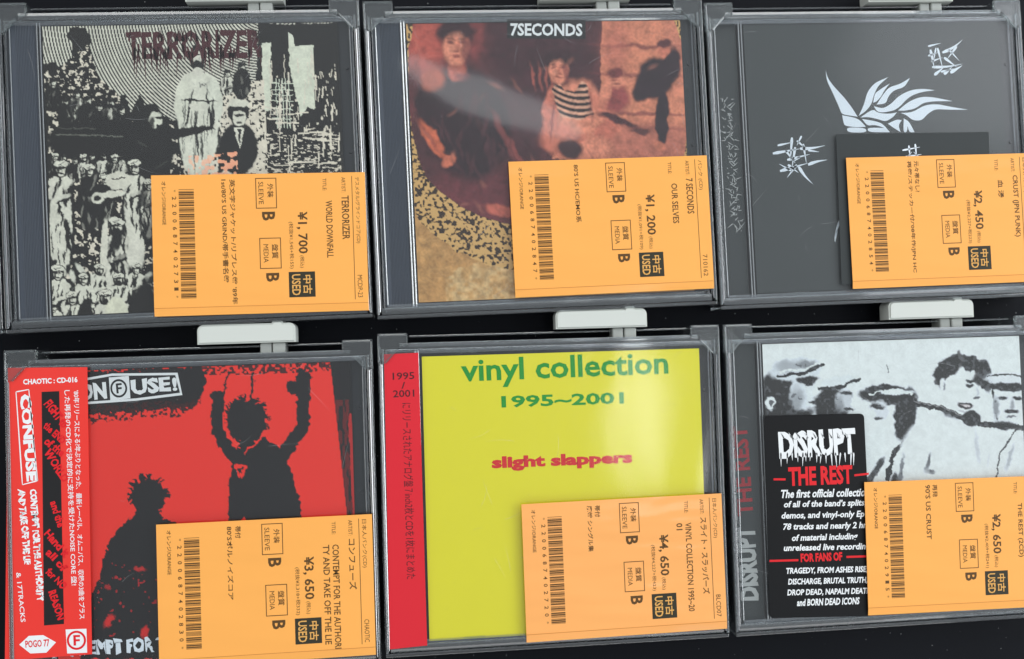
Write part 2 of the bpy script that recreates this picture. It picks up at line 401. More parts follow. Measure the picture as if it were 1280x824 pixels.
def booklet(t, m, x0=BX0, x1=BX1, y0=BY0, y1=BY1):
    bm = bmesh.new(); box(bm, x0, y0, ZB-.5, x1, y1, ZB, .05, 1); return bm_obj('booklet', bm, m, t)
# ---- painted covers: an even grid of ink colours over the sheet
rng = np.random.default_rng(11)
def noise(x, y, s, seed=0):
    r = np.random.default_rng(seed); G = r.random((64, 64)); x = x/s+seed*3.7; y = y/s+seed*1.3
    xi, yi = np.floor(x).astype(int), np.floor(y).astype(int); fx, fy = x-xi, y-yi
    fx = fx*fx*(3-2*fx); fy = fy*fy*(3-2*fy); g = lambda a, b: G[a % 64, b % 64]
    return (g(xi,yi)*(1-fx)+g(xi+1,yi)*fx)*(1-fy)+(g(xi,yi+1)*(1-fx)+g(xi+1,yi+1)*fx)*fy
class Sheet:
    def __init__(s, t, n=380, x0=BX0, x1=BX1, y0=BY0, y1=BY1, z=ZB):
        s.t = t; s.n = n; s.z = z
        gx, gy = np.meshgrid(np.linspace(x0+.03, x1-.03, n+1), np.linspace(y0+.03, y1-.03, n+1)); s.gx, s.gy = gx.ravel(), gy.ravel()
        X0, Y0 = t.location.x/MM, -t.location.y/MM; th = -t.rotation_euler.z; c, q = math.cos(th), math.sin(th)
        s.X, s.Y = photo(X0+s.gx*c-s.gy*q, Y0+s.gx*q+s.gy*c, z)
        s.c = np.zeros((len(s.gx), 3)); s.wx = np.zeros_like(s.X); s.wy = np.zeros_like(s.X)
    def warp(s, a, sc=7, seed=3):
        s.wx = (noise(s.X, s.Y, sc, seed)-.5)*2*a+(noise(s.X, s.Y, sc/3, seed+1)-.5)*a
        s.wy = (noise(s.X, s.Y, sc, seed+5)-.5)*2*a+(noise(s.X, s.Y, sc/3, seed+6)-.5)*a
    def inside(s, pts):
        x, y = s.X+s.wx, s.Y+s.wy; P = np.array(pts, float)
        bb = np.where((x >= P[:,0].min()) & (x <= P[:,0].max()) & (y >= P[:,1].min()) & (y <= P[:,1].max()))[0]
        xx, yy = x[bb], y[bb]; m = np.zeros(len(bb), bool)
        for k in range(len(P)):
            (ax, ay), (bx, by) = P[k], P[(k+1) % len(P)]
            if ay == by: continue
            m ^= ((ay > yy) != (by > yy)) & (xx < (bx-ax)*(yy-ay)/(by-ay)+ax)
        r = np.zeros(len(x), bool); r[bb[m]] = True; return r
    def ellm(s, cx, cy, rx, ry, rot=0):
        x, y = s.X+s.wx-cx, s.Y+s.wy-cy; c, q = math.cos(rot), math.sin(rot)
        return ((x*c+y*q)/rx)**2+((-x*q+y*c)/ry)**2 < 1
    def linem(s, p, q, w, w2=None):
        x, y = s.X+s.wx, s.Y+s.wy; dx, dy = q[0]-p[0], q[1]-p[1]; L = dx*dx+dy*dy
        u = np.clip(((x-p[0])*dx+(y-p[1])*dy)/L, 0, 1); ww = w if w2 is None else w+(w2-w)*u
        return np.hypot(x-p[0]-u*dx, y-p[1]-u*dy) < ww/2
    def put(s, m, col, a=1.0):
        c = np.array(lin(col)) if isinstance(col, tuple) else col
        if c.ndim == 2: c = c[m]
        s.c[m] = s.c[m]*(1-a)+c*a
    def poly(s, pts, col, a=1.0): s.put(s.inside(pts), col, a)
    def ell(s, cx, cy, rx, ry, col, rot=0, a=1.0): s.put(s.ellm(cx, cy, rx, ry, rot), col, a)
    def line(s, p, q, w, col, w2=None, a=1.0): s.put(s.linem(p, q, w, w2), col, a)
    def blob(s, cx, cy, rx, ry, col, rot=0, a=1.0, soft=.35, mask=None):
        """soft-edged patch of ink"""
        x, y = s.X+s.wx-cx, s.Y+s.wy-cy; c, q = math.cos(rot), math.sin(rot)
        d = np.sqrt(((x*c+y*q)/rx)**2+((-x*q+y*c)/ry)**2); f = np.clip((1+soft-d)/(2*soft), 0, 1); f = f*f*(3-2*f)*a
        if mask is not None: f = f*mask
        k = np.where(f > 0)[0]; cc = np.array(lin(col)) if isinstance(col, tuple) else np.full(3, col)
        s.c[k] = s.c[k]*(1-f[k, None])+cc*f[k, None]
    def lines(s, pts, w, col, a=1.0):
        for k in range(len(pts)-1): s.line(pts[k], pts[k+1], w, col, None, a)
    def soften(s, k=1):
        N = s.n+1; c = s.c.reshape(N, N, 3)
        for _ in range(k):
            p = np.pad(c, ((1,1),(1,1),(0,0)), 'edge')
            c = (p[1:-1,1:-1]*2+p[:-2,1:-1]+p[2:,1:-1]+p[1:-1,:-2]+p[1:-1,2:])/6
        s.c = c.reshape(-1, 3)
    def punch(s, lo, hi, m=None):
        """photocopy contrast"""
        v = s.c.mean(1); f = np.clip((v-lo)/(hi-lo), 0, 1); f = f*f*(3-2*f); k = (f*(.9)/np.maximum(v, 1e-4))
        c = s.c*np.clip(k, 0, 6)[:, None]*.62+.008
        s.c = c if m is None else np.where(m[:, None], c, s.c)
    def grain(s, a, sc=2.0, seed=77):
        s.c = np.clip(s.c*(1+a*2*(.5*noise(s.X, s.Y, sc, seed)+.5*noise(s.X, s.Y, sc*4, seed+1)-.5))[:, None], 0, 1)
    def build(s):
        n = s.n; me = bpy.data.meshes.new('cover_picture'); N = n+1
        co = np.stack([s.gx*MM, -s.gy*MM, np.full(len(s.gx), (s.z+.04)*MM)], 1)
        i = (np.arange(n)[:, None]*N+np.arange(n)[None, :]).ravel()
        q = np.stack([i, i+N, i+N+1, i+1], 1).astype(np.int32)
        me.vertices.add(len(co)); me.vertices.foreach_set('co', co.ravel().astype(np.float32))
        me.loops.add(q.size); me.loops.foreach_set('vertex_index', q.ravel())
        me.polygons.add(len(q)); me.polygons.foreach_set('loop_start', np.arange(0, q.size, 4, dtype=np.int32))
        me.update(calc_edges=True); me.validate()
        at = me.color_attributes.new('ink', 'FLOAT_COLOR', 'POINT')
        at.data.foreach_set('color', np.concatenate([s.c, np.ones((len(s.c), 1))], 1).ravel().astype(np.float32))
        me.materials.append(M['cover']); o = bpy.data.objects.new('cover_picture', me); link(o, s.t.booklet)
        return o
class T:                                          # a thing with its booklet
    def __init__(s, root, bk): s.root = root; s.booklet = bk; s.location = root.location; s.rotation_euler = root.rotation_euler
def text_px(ink, t, s, p0, p1, h, z, bold=0.0, italic=0.0, rough=0.0):
    """lettering from baseline point p0 to p1 of the photograph, h tall"""
    p0 = np.array(p0, float); p1 = np.array(p1, float); d = (p1-p0)/np.hypot(*(p1-p0)); up = np.array([d[1], -d[0]])*h
    up2 = up+d*italic*h
    q = [local(t, *v, z) for v in (p0+up2, p1+up2, p0, p1)]
    n0 = len(ink.v); ink.quad(s, *q, bold=bold)
    if rough:
        for k in range(n0, len(ink.v)):
            x, y = ink.v[k]; ink.v[k] = (x+rough*(math.sin(x*3.1+y*5.3)+.7*math.sin(y*9.7-x*2.2)), y+rough*(math.sin(x*4.3-y*2.7)+.7*math.sin(x*10.1+y*1.9)))
def flow(pts, n=2):
    """rounds an outline but keeps its sharp tips"""
    for _ in range(n):
        P = [np.array(p, float) for p in pts]; out = []
        for k in range(len(P)):
            a, b, c = P[k-1], P[k], P[(k+1) % len(P)]; u, v = a-b, c-b; co = u@v/(np.hypot(*u)*np.hypot(*v)+1e-9)
            if co > .35: out.append(tuple(b))
            else: out += [tuple(b+u*.22), tuple(b+v*.22)]
        pts = out
    return pts
def poly_px(ink, t, pts, z): ink.poly([local(t, x, y, z) for x, y in pts])
# ================================================================== CD 1: black and white collage
c1 = jewel(0); S1 = T(c1, booklet(c1, M['black'])); s = Sheet(S1)
PALE, DARK = (210, 212, 198), (22, 24, 24)
rad = np.hypot((s.X-330)*1.0, (s.Y-10)*1.15)
line_f = np.clip(.5+1.6*np.sin(rad*2*math.pi/3.9), 0, 1)[:, None]
s.c[:] = np.array(lin((60, 62, 60)))*(1-line_f)+np.array(lin((186, 194, 184)))*line_f
def speck(m, sc, th, a=PALE, b=DARK, seed=0, sy=1.0, soft=.06):
    """torn photocopy grain inside mask m"""
    v = .6*noise(s.X, s.Y*sy, sc, seed)+.4*noise(s.X, s.Y*sy, sc/2.3, seed+1)
    f = np.clip((v-th)/soft+.5, 0, 1)[:, None]; col = np.array(lin(b))*(1-f)+np.array(lin(a))*f; s.put(m, col)
s.warp(1.6, 8, 21)
# crowd mass on the left
crowd = [(48,82),(70,78),(84,92),(92,60),(84,44),(90,34),(108,34),(114,52),(104,70),(118,88),(124,118),(140,128),(158,118),(162,140),(176,118),(186,146),(200,142),(214,150),(222,215),(200,240),(200,402),(60,402),(48,200)]
s.poly(crowd, DARK)
speck(s.inside([(48,95),(80,80),(110,55),(122,95),(150,122),(160,150),(60,150)]), 3.6, .66, seed=31)
speck(s.inside([(60,150),(330,150),(330,220),(200,220),(200,402),(62,402)]), 4.5, .66, seed=33)
s.poly([(66,158),(170,150),(168,196),(70,200)], DARK); 
# right hand side: works with pipes, tanks and gantries
ind = s.inside([(322,30),(440,30),(448,220),(318,220)])
s.put(ind, (14, 16, 18)); speck(ind & (s.Y > 90), 3.0, .74, seed=41, sy=.4); speck(ind & (s.Y > 165), 4.2, .66, seed=43, sy=2.4)
s.warp(.8, 6, 22)
g = np.clip((s.Y-40)/60, 0, 1)[:, None]; col = np.array(lin((150,160,150)))*(1-g)+np.array(lin((206,220,204)))*g
s.put(s.inside([(327,54),(339,54),(338,138),(329,140)]), col*.75)
s.put(s.inside([(360,40),(366,44),(368,58),(392,56),(394,138),(384,134),(376,146),(370,120),(362,84)]), col)
for x in (345, 349, 353, 357, 361): s.line((x, 98), (x+2, 160), 1.0, (170, 184, 172), a=.8)
for y in (104, 112, 118, 126, 136, 148): s.line((340, y), (366, y+1), 1.0, (160, 172, 160), a=.8)
for k in range(44):
    x = rng.uniform(336, 434); y = rng.uniform(60, 205); s.line((x, y), (x+rng.uniform(-2, 2), y+rng.uniform(8, 34)), rng.uniform(.8, 2), PALE, a=.75)
for k in range(18):
    x = rng.uniform(330, 415); y = rng.uniform(130, 212); s.line((x, y), (x+rng.uniform(10, 34), y+rng.uniform(-3, 4)), rng.uniform(.8, 2.4), PALE, a=.8)
# pale draped figure and lit ground behind
s.warp(.9, 7, 25)
speck(s.inside([(262,110),(330,100),(335,218),(230,218),(232,170)]), 4, .36, seed=51)
B = s.blob; s.warp(1.2, 6, 26); PL = (206,216,204)
B(248,156,28,66,(24,26,26),0,1,.1); B(248,160,24,64,PL,0,1,.1); B(248,108,23,18,PL,0,1,.15); B(228,124,9,26,(186,196,184),.15,1,.2); B(269,124,9,26,(170,180,170),-.15,1,.2)
for k in range(24):
    x = rng.uniform(228, 268); y = rng.uniform(128, 206); B(x, y, rng.uniform(.7, 1.7), rng.uniform(10, 30), (70,76,72), rng.uniform(-.08, .08), .8, .5)
for k in range(8): B(rng.uniform(236, 260), rng.uniform(98, 116), rng.uniform(.7, 1.5), rng.uniform(4, 9), (90,96,92), rng.uniform(-.9, .9), .7, .5)
B(248,126,24,1.6,(50,54,52),.04,.9,.4); B(236,138,1.8,26,(40,44,42),.2,.9,.4); B(262,138,1.8,26,(40,44,42),-.2,.9,.4); B(243,134,7,4,(190,198,188),.4,1,.3); B(255,134,7,4,(190,198,188),-.4,1,.3)
B(247,72,10,17,(20,22,22),0,1,.15); B(247,72,5.5,9,(196,204,194),0,1,.25); B(247,69,5,1.5,(40,42,42),0,.9,.4); B(247,79,4,3,(30,32,32),0,.9,.4); B(250,74,1.2,3,(110,114,110),0,.8,.4); B(247,90,6,5,(196,204,194),0,1,.3)
B = s.blob; s.warp(1.0, 4, 28)
def fig(x, y, h, L=6, tone=200, hat=True, seed=0, lean=0.0):
    """a figure torn out of a newspaper picture: head of size h at x, y, L heads tall"""
    R = np.random.default_rng(700+seed); g_ = lambda v: (int(v*.96), int(v), int(v*.95)); D_ = (16,18,18)
    B(x+lean*h*2, y+(L*.5+.4)*h, 1.55*h, (L*.5+.2)*h, D_, 0, 1, .12)
    B(x+lean*h*2, y+(L*.5+.5)*h, 1.15*h, (L*.5)*h, g_(tone), 0, 1, .15); B(x+lean*h, y+1.35*h, 1.25*h, .62*h, g_(tone), 0, 1, .2)
    for k in range(int(L*3.4)):
        xx = x+lean*h*2+R.uniform(-1.05, 1.05)*h; yy = y+R.uniform(1.3, L)*h
        B(xx, yy, h*R.uniform(.07, .2), h*R.uniform(.5, 1.3), D_ if k % 3 else g_(min(235, tone+50)), R.uniform(-.3, .3), .9, .5)
    B(x-.95*h, y+2.1*h, .3*h, 1.05*h, g_(tone*.85), .25, .9, .3); B(x-.62*h, y+2.2*h, .14*h, .9*h, D_, .25, .9, .4); B(x+.3*h, y+2.9*h, .9*h, .24*h, g_(tone*.8), -.35, .9, .3); B(x+.3*h, y+3.25*h, .9*h, .14*h, D_, -.35, .9, .4)
    B(x, y, .72*h, .9*h, D_, 0, 1, .15); B(x+.02*h, y+.04*h, .47*h, .64*h, g_(188), 0, 1, .2); B(x-.26*h, y+.1*h, .16*h, .5*h, g_(70), 0, .9, .5)
    B(x+.02*h, y-.12*h, .4*h, .12*h, D_, 0, .8, .5); B(x+.08*h, y+.1*h, .07*h, .2*h, g_(110), 0, .8, .4)
    B(x+.04*h, y+.42*h, .34*h, (.3 if seed % 2 else .1)*h, D_, 0, .9, .4)
    if hat:
        B(x, y-.52*h, .82*h, .48*h, D_, 0, 1, .12); B(x, y-.55*h, .72*h, .38*h, g_(214), R.uniform(-.2, .2), 1, .15)
        B(x, y-.4*h, .6*h, .06*h, D_, .3, .8, .4); B(x, y-.62*h, .55*h, .05*h, D_, -.35, .8, .4); B(x, y-.24*h, .6*h, .07*h, D_, 0, .9, .4)
    else: B(x, y-.5*h, .66*h, .36*h, D_, 0, 1, .2); B(x+.2*h, y-.6*h, .2*h, .1*h, g_(120), 0, .7, .5)
DKT, MID = (18,20,20), (120,128,120)
for k, (x, y, h) in enumerate([(66,104,8),(82,128,7),(96,118,7),(110,126,8),(124,134,7),(138,128,8),(152,138,7)]): fig(x, y, h, 4, 60+25*(k % 3), False, k)
B(118,175,64,26,(20,22,22),0,1,.25); s.line((70,168),(190,172),1.4,MID,a=.7); s.line((70,160),(120,161),1.2,MID,a=.6)
for k in range(11): fig(66+k*13+rng.uniform(-3, 3), 198+rng.uniform(-5, 5), 6, 4, 90+70*(k % 2), k % 3 == 0, 20+k)
# man in dark coat pointing, child in dark suit, one behind
B(186,186,32,46,DKT,0,1,.12); B(228,166,42,5.5,DKT,-.17,1,.2); B(188,146,15,17,DKT,0,1,.15); B(194,150,8,10,(186,196,184),.1,1,.25); B(190,153,4,8,DKT,0,.8,.5); B(198,147,5,2,DKT,0,1,.4); B(200,158,5,2.5,DKT,0,.9,.4); B(178,180,10,2,(110,118,110),.5,.6,.5); B(202,206,12,2,(110,118,110),-.5,.6,.5); B(272,157,5,3,(200,208,196),-.2,1,.3)
B(298,186,25,34,(34,36,38),0,1,.12); B(278,196,6,22,(28,30,32),.1,1,.2); B(298,140,14,16,DKT,0,1,.12); B(299,147,8,10,(196,204,192),0,1,.2); B(299,144,7,2,DKT,0,.9,.4); B(299,153,4,1.6,DKT,0,.8,.4); B(298,130,12,7,(196,204,192),0,.9,.3); B(298,136,15,3,DKT,0,1,.3)
s.poly([(292,160),(306,160),(300,186)], (206,214,202)); s.poly([(297,162),(302,162),(300,184)], DKT)
fig(302, 84, 8, 4.5, 60, False, 11); fig(284, 92, 6, 4, 150, False, 12)
for q in ((112,214,9,8,70),(76,212,12,11,190),(168,210,11,10,170),(132,226,8,7,80),(186,232,8,8,120)): fig(q[0], q[1], q[2], q[3], q[4], True, int(q[0]))
B(148,226,15,11,(212,220,208),0,1,.12); s.lines([(140,224),(156,222)], 1.2, DKT); B(122,248,8,7,(170,178,168),0,1,.15); B(122,248,4.5,4,DKT,0,1,.3); B(140,243,16,4,(176,184,174),-.12,1,.25)
fig(146, 284, 13, 6, 150, True, 43); B(146,300,7,13,(52,56,54),0,.9,.3); B(130,310,4,34,(210,218,206),.06,1,.3); B(170,318,10,20,(200,208,198),0,1,.3)
for k in range(26): B(rng.uniform(62, 198), rng.uniform(330, 398), rng.uniform(2, 6), rng.uniform(4, 12), [DKT, (150,158,150)][k % 2], rng.uniform(-1, 1), .9, .4)
for k, (x, y, h) in enumerate([(170,336,8),(184,362,8),(72,342,11),(124,338,8),(104,350,9),(148,350,9),(90,374,10),(132,372,11),(66,384,8),(112,388,9)]): fig(x, y, h, 4.5, 205, True, 80+k, rng.uniform(-.3, .3))
B(146,394,15,22,(214,224,206),0,1,.12); B(106,392,9,20,DKT,.2,1,.2); B(182,384,15,34,(30,32,34),0,1,.3); B(166,384,5,22,DKT,.1,1,.3)
m = s.inside([(235,196),(296,190),(298,220),(235,220)]); v = noise(s.X, s.Y, 4, 95); s.put(m & (v > .5), (206, 140, 112), .75)
m = s.X > 418+.06*(s.Y-60); s.put(m, (16,18,26), .85)
s.punch(.07, .33); s.c = s.c*np.array([1.34, 1.2, 1.14]); s.grain(.2); s.build()
ik = Ink(); z = ZB+.09
text_px(ik, c1, 'TERRORIZER', (158, 76), (328, 72), 36, z, .03, rough=.22)
for k in range(34):
    x = rng.uniform(160, 326); y = rng.uniform(66, 78); L = rng.uniform(8, 30) if x < 215 else rng.uniform(6, 22)
    a = local(c1, x, y-12, z); b = local(c1, x+rng.uniform(-3, 6), y+L, z); ik.spike(a, b, rng.uniform(.6, 1.3), .1)
for k in range(20):
    x = rng.uniform(160, 326); a = local(c1, x, 52, z); b = local(c1, x+rng.uniform(-4, 4), 40-rng.uniform(0, 5), z); ik.spike(a, b, 1.0, .1)
ik.build('title_lettering', M['maroon'], S1.booklet, z)
# ================================================================== CD 2: maroon oval photo on gold
c2 = jewel(1); S2 = T(c2, booklet(c2, M['black'])); s = Sheet(S2)
n1 = noise(s.X, s.Y, 9, 5)*.5+noise(s.X, s.Y, 3, 6)*.5
f = np.clip((n1-.2)*.8, 0, 1)[:, None]
s.c[:] = np.array(lin((188,140,84)))*(1-f)+np.array(lin((206,160,102)))*f
s.warp(2.5, 9, 12)
m = s.inside([(558,378),(556,352),(572,336),(600,328),(645,330),(660,400),(560,400)]); n2 = noise(s.X, s.Y, 5, 9)
f = np.clip((n2-.3)*2.5, 0, 1)[:, None]; s.put(m, np.array(lin((196,152,96)))*(1-f)+np.array(lin((212,176,124)))*f)
s.warp(1.6, 8, 13)
band = s.inside([(500,20),(519,268),(530,280),(542,291),(567,312),(608,330),(640,338),(900,338),(900,20)])
n3 = noise(s.X, s.Y, 3.0, 15)*.6+noise(s.X, s.Y, 1.9, 16)*.4; f = np.clip((n3-.47)/.08+.5, 0, 1)[:, None]
s.put(band, np.array(lin((52,34,22)))*(1-f)+np.array(lin((214,170,106)))*f)
s.warp(.8, 8, 13)
oval = s.inside([(520,16),(511,60),(509,110),(514,160),(522,196),(533,222),(550,240),(572,256),(600,270),(638,281),(700,285),(800,262),(838,230),(855,196),(862,150),(864,100),(858,66),(849,44),(838,16)])
base = noise(s.X, s.Y, 26, 19)[:, None]
s.put(oval, np.array(lin((66,32,38)))*(1-base*.8)+np.array(lin((112,52,54)))*base*.8)
def inov(pts, col, a=1.0): s.put(s.inside(pts) & oval, col, a)
def eov(cx, cy, rx, ry, col, rot=0, a=1.0): s.put(s.ellm(cx, cy, rx, ry, rot) & oval, col, a)
s.warp(2.2, 12, 55); ov = oval.astype(float); HR, SK, SH = (52,22,30), (224,138,110), (116,50,52)
def B(cx, cy, rx, ry, col, rot=0, a=1.0, soft=.3): s.blob(cx, cy, rx, ry, col, rot, a, soft, ov)
B(534,48,26,44,(186,84,70),.1,.9,.4); B(596,40,10,34,(150,64,60),0,.7,.6); B(676,70,70,76,(62,28,36),0,1,.3); B(660,150,46,60,(66,30,38),0,.9,.4)
inov([(752,20),(850,20),(866,100),(862,200),(690,200),(700,160),(752,140)], (212,130,100))
for y in (58, 94, 142, 160): B(806, y, 62, 2.2, (122,58,56), .03, .8, .5)
B(806,176,70,24,(176,100,84),.05,.8,.5); B(846,60,14,40,(206,124,104),0,.5,.8); B(770,60,16,34,(176,96,82),0,.6,.7)
for x in (664, 672, 680, 688): B(x+2, 96, 1.6, 16, (170,86,72), -.1, .8, .5)
# standing person, dark shirt
B(594,240,48,44,(104,46,52),.1,1,.25); B(588,160,50,66,(42,20,28),-.08,1,.15); B(566,116,46,30,(44,22,30),-.15,1,.18); B(614,150,22,40,(40,20,28),-.2,1,.25); B(540,100,13,15,(188,92,66),.5,.9,.4)
B(533,136,14,22,(46,22,30),-.3,1,.25); B(541,174,8.5,27,(206,104,72),-.62,1,.2); B(536,170,3,22,(140,62,52),-.62,.7,.5); B(561,200,9,7,(206,112,84),-.4,1,.25); B(560,191,6,2.4,(50,26,30),.6,.9,.4)
B(624,262,19,8,(188,96,80),.2,1,.3); B(570,88,12,13,(178,92,76),0,1,.25); B(578,96,9,5,SH,0,.7,.5); B(630,170,4,32,(128,62,60),-.45,.8,.5); B(648,196,3,24,(150,72,66),-.4,.7,.5)
for k in range(22): B(rng.uniform(548, 628), rng.uniform(110, 220), rng.uniform(1.2, 3), rng.uniform(8, 22), (84,42,48), rng.uniform(-.7, .4), .5, .6)
# seated person, striped vest
B(704,176,30,18,(196,108,88),.1,1,.25); B(722,134,31,34,SK,-.1,1,.18); B(688,142,10,34,(206,116,94),.12,1,.2); B(700,176,16,20,(204,116,94),.5,1,.25); B(756,140,9,32,(210,122,98),-.62,1,.2); B(756,166,10,24,(196,108,88),.7,1,.25); B(744,184,22,12,SK,0,1,.25); B(712,186,16,12,(58,28,34),.5,1,.3)
vest = s.inside([(690,110),(698,104),(706,112),(720,112),(726,102),(733,106),(742,142),(722,150),(700,148),(694,130)])&oval
st = (np.sin((s.Y-.2*s.X+.05*(s.X-715)**2*.2)*2*math.pi/7.6) > -.1); s.put(vest & st, (38,22,28)); s.put(vest & ~st, (222,164,136))
B(690,150,2,26,SH,.15,.6,.5); B(738,130,3,20,SH,-.1,.5,.5); B(772,150,26,5,(70,32,38),.35,1,.3); B(800,164,14,4,(60,28,34),.1,.9,.4)
# bent person at the right, crouching one before
B(820,98,24,26,(42,22,32),.3,1,.15); B(840,82,12,22,(44,24,34),.1,1,.2); B(803,112,12,18,(42,22,32),.5,1,.2); B(828,148,8,36,(40,22,32),.02,1,.15); B(829,62,8,9,(204,118,94),0,1,.25); B(829,55,9,6,(84,38,42),0,1,.3); B(824,182,9,6,(200,116,90),.2,1,.3)
B(771,124,15,18,(146,66,64),0,1,.3); B(771,100,9,12,SK,0,1,.25); B(770,90,11,7,(112,50,50),0,1,.35); B(768,100,5,1.6,SH,0,.8,.4); B(772,107,4,1.5,SH,0,.8,.4); B(758,112,6,16,SK,.3,.8,.4)
s.warp(1.2, 6, 58)
for cx, cy, k_, tilt in ((570,56,1.0,.12),(698,86,.74,-.12)):
    B(cx, cy-14*k_, 24*k_, 20*k_, HR, tilt); B(cx, cy+2*k_, 16*k_, 23*k_, SK, tilt, 1, .2); B(cx, cy+16*k_, 11*k_, 10*k_, SK, tilt, 1, .3)
    B(cx+12*k_, cy+5*k_, 5*k_, 18*k_, SH, tilt, .75, .6); B(cx-6*k_, cy-18*k_, 19*k_, 8*k_, HR, -.3, 1, .4); B(cx+10*k_, cy-16*k_, 10*k_, 7*k_, HR, .5, 1, .4)
    for q in (-7, 7): B(cx+q*k_, cy-3*k_, 4.8*k_, 2.2*k_, (90,38,42), tilt, .8, .6); B(cx+q*k_, cy-7*k_, 5.6*k_, 1.3*k_, HR, tilt, .7, .5)
    B(cx+2.5*k_, cy+4*k_, 2.2*k_, 6*k_, (160,82,70), 0, .6, .6); B(cx+.5*k_, cy+8.5*k_, 4*k_, 1.3*k_, SH, 0, .6, .5); B(cx, cy+14*k_, 5.5*k_, 1.6*k_, (120,44,46), 0, .8, .5); B(cx-6*k_, cy+6*k_, 4*k_, 5*k_, (228,150,124), 0, .5, .7); B(cx, cy-12*k_, 8*k_, 4*k_, (226,146,120), 0, .5, .7)
for k in range(60):
    x = rng.uniform(512, 860); y = rng.uniform(24, 270); B(x, y, rng.uniform(1, 3), rng.uniform(4, 12), [(216,136,112),(60,28,34)][k % 2], rng.uniform(-1.5, 1.5), .22, .7)
sv = s.c.copy(); s.grain(.45, 1.8); s.soften(1); s.c[band & ~oval] = sv[band & ~oval]; s.build()
ik = Ink(); z = ZB+.09; poly_px(ik, c2, [(634,24),(732,25),(732,49),(634,48)], z); ik.build('title_band', M['black'], S2.booklet, z)
ik = Ink(); z = ZB+.15; text_px(ik, c2, '7SECONDS', (638, 45), (728, 45.5), 16, z, .03); ik.build('title_lettering', M['white'], S2.booklet, z)
# ================================================================== CD 3: dark grey, white emblem
c3 = jewel(2, spine='paper'); S3 = T(c3, booklet(c3, M['slate'])); z = ZB+.06
ik = Ink(); Z7 = lambda p: (1020+p[0]/5.15, 80+p[1]/5.15)
W7 = [[(62,40),(75,90),(110,140),(185,220),(230,280),(268,340),(200,330),(165,322),(150,280),(100,170),(70,110)],
 [(168,330),(270,350),(316,398),(320,405),(260,408),(196,400),(180,390)],[(196,408),(320,412),(326,442),(206,442)],
 [(275,335),(310,260),(330,180),(380,120),(465,85),(400,140),(372,200),(358,258),(320,305)],
 [(368,250),(378,190),(420,160),(475,125),(440,170),(418,212),(388,244)],[(390,262),(430,200),(470,150),(540,130),(605,90),(570,150),(500,170),(465,210),(450,256)],
 [(372,272),(430,288),(480,260),(540,200),(620,165),(700,160),(765,170),(680,180),(600,210),(520,296),(430,314),(392,306)],
 [(528,300),(600,240),(680,210),(760,215),(880,240),(760,240),(690,250),(640,288),(570,302)],
 [(546,316),(620,312),(700,265),(780,258),(860,275),(980,295),(850,295),(770,290),(720,320),(680,365),(622,363),(580,328)],
 [(285,345),(366,290),(400,316),(470,322),(520,312),(500,340),(450,372),(400,356),(340,342)],[(296,354),(380,368),(430,385),(476,440),(338,440),(330,410),(440,412),(380,392),(330,398)],
 [(462,385),(520,357),(552,362),(530,395),(545,440),(505,415)],[(565,350),(600,372),(635,440),(600,440),(590,400),(585,440),(562,440)]]
for P in W7: poly_px(ik, c3, flow([Z7(p) for p in P]), z)
ik2 = Ink()
def strokes(ink, t, L, z, w=1.1):
    for a in L:
        p, q = local(t, a[0], a[1], z), local(t, a[2], a[3], z); ink.spike(p, q, a[4] if len(a) > 4 else w, .12, a[5] if len(a) > 5 else 0)
# brushed characters, upper right and left
strokes(ik, c3, [(1160,58,1176,54),(1163,62,1168,86,1.6),(1160,70,1172,66),(1164,77,1178,72),(1172,60,1178,84,1.3),(1178,66,1203,50,1.8,.6),(1180,72,1196,84,1.6),(1196,58,1184,74,1.4),(1186,62,1199,76),
 (1165,84,1203,80,1.6,.5),(1168,94,1180,84,1.8),(1180,93,1190,84,1.8),(1188,91,1203,82,2),(1176,90,1192,86,1.2),(1170,60,1166,80,1.0)], z)
strokes(ik, c3, [(990,172,988,200,1.6),(996,176,1008,186,1.2),(966,192,1000,186,1.7),(1000,186,1031,182,1.8,.4),(984,200,1012,193,1.6),(972,182,990,178,1.2),(994,184,990,210,1.5),(1004,180,1008,204,1.4),
 (975,214,1010,204,1.8),(1010,206,1034,200,1.8,-.4),(985,206,998,216,1.5),(990,214,974,205,1.2),(998,208,1016,230,1.8,.5),(996,206,984,222,1.4),(982,188,994,204,1.2),(1000,196,992,202,1.2),(1010,188,1024,190,1.1),(1002,170,996,182,1.1)], z)
strokes(ik, c3, [(1051,274,1043,302,1.4,.5),(1046,288,1044,303,1.0)], z)
ik.build('emblem_lettering', M['pale'], S3.booklet, z)
ik = Ink()
for k in range(120):                               # scratchy column of letters down the spine
    t0 = k/119; x = 908+t0*14+rng.uniform(-6, 6); y = 122+t0*168+rng.uniform(-3, 3); strokes(ik, c3, [(x, y, x+rng.uniform(-7, 7), y+rng.uniform(-7, 7), .42)], 10.7)
ik.build('spine_lettering', M['grey_print'], [o for o in c3.children if o.name.startswith('spine')][0], 10.68)
# ================================================================== CD 4: red with black figures
c4 = jewel(3); S4 = T(c4, booklet(c4, M['black'])); s = Sheet(S4)
RED, BLK = (244, 48, 36), (26, 24, 26)
s.c[:] = lin(RED); s.warp(3, 5, 61)
nn = noise(s.X, s.Y, 2.6, 63)
s.put((s.Y < 474-.03*(s.X-110)) & (nn > .38+(s.Y-452)*.012), (70,22,22)); s.put((s.Y < 462-.03*(s.X-110)) & (nn > .2), BLK)
patch = s.inside([(60,468),(240,458),(260,462),(254,492),(244,508),(170,514),(112,520),(60,522)]); s.put(patch, BLK)
s.put(s.inside([(60,510),(250,500),(236,518),(60,532)]) & (nn > .5), (60,20,20))
s.warp(2.0, 4.5, 64)
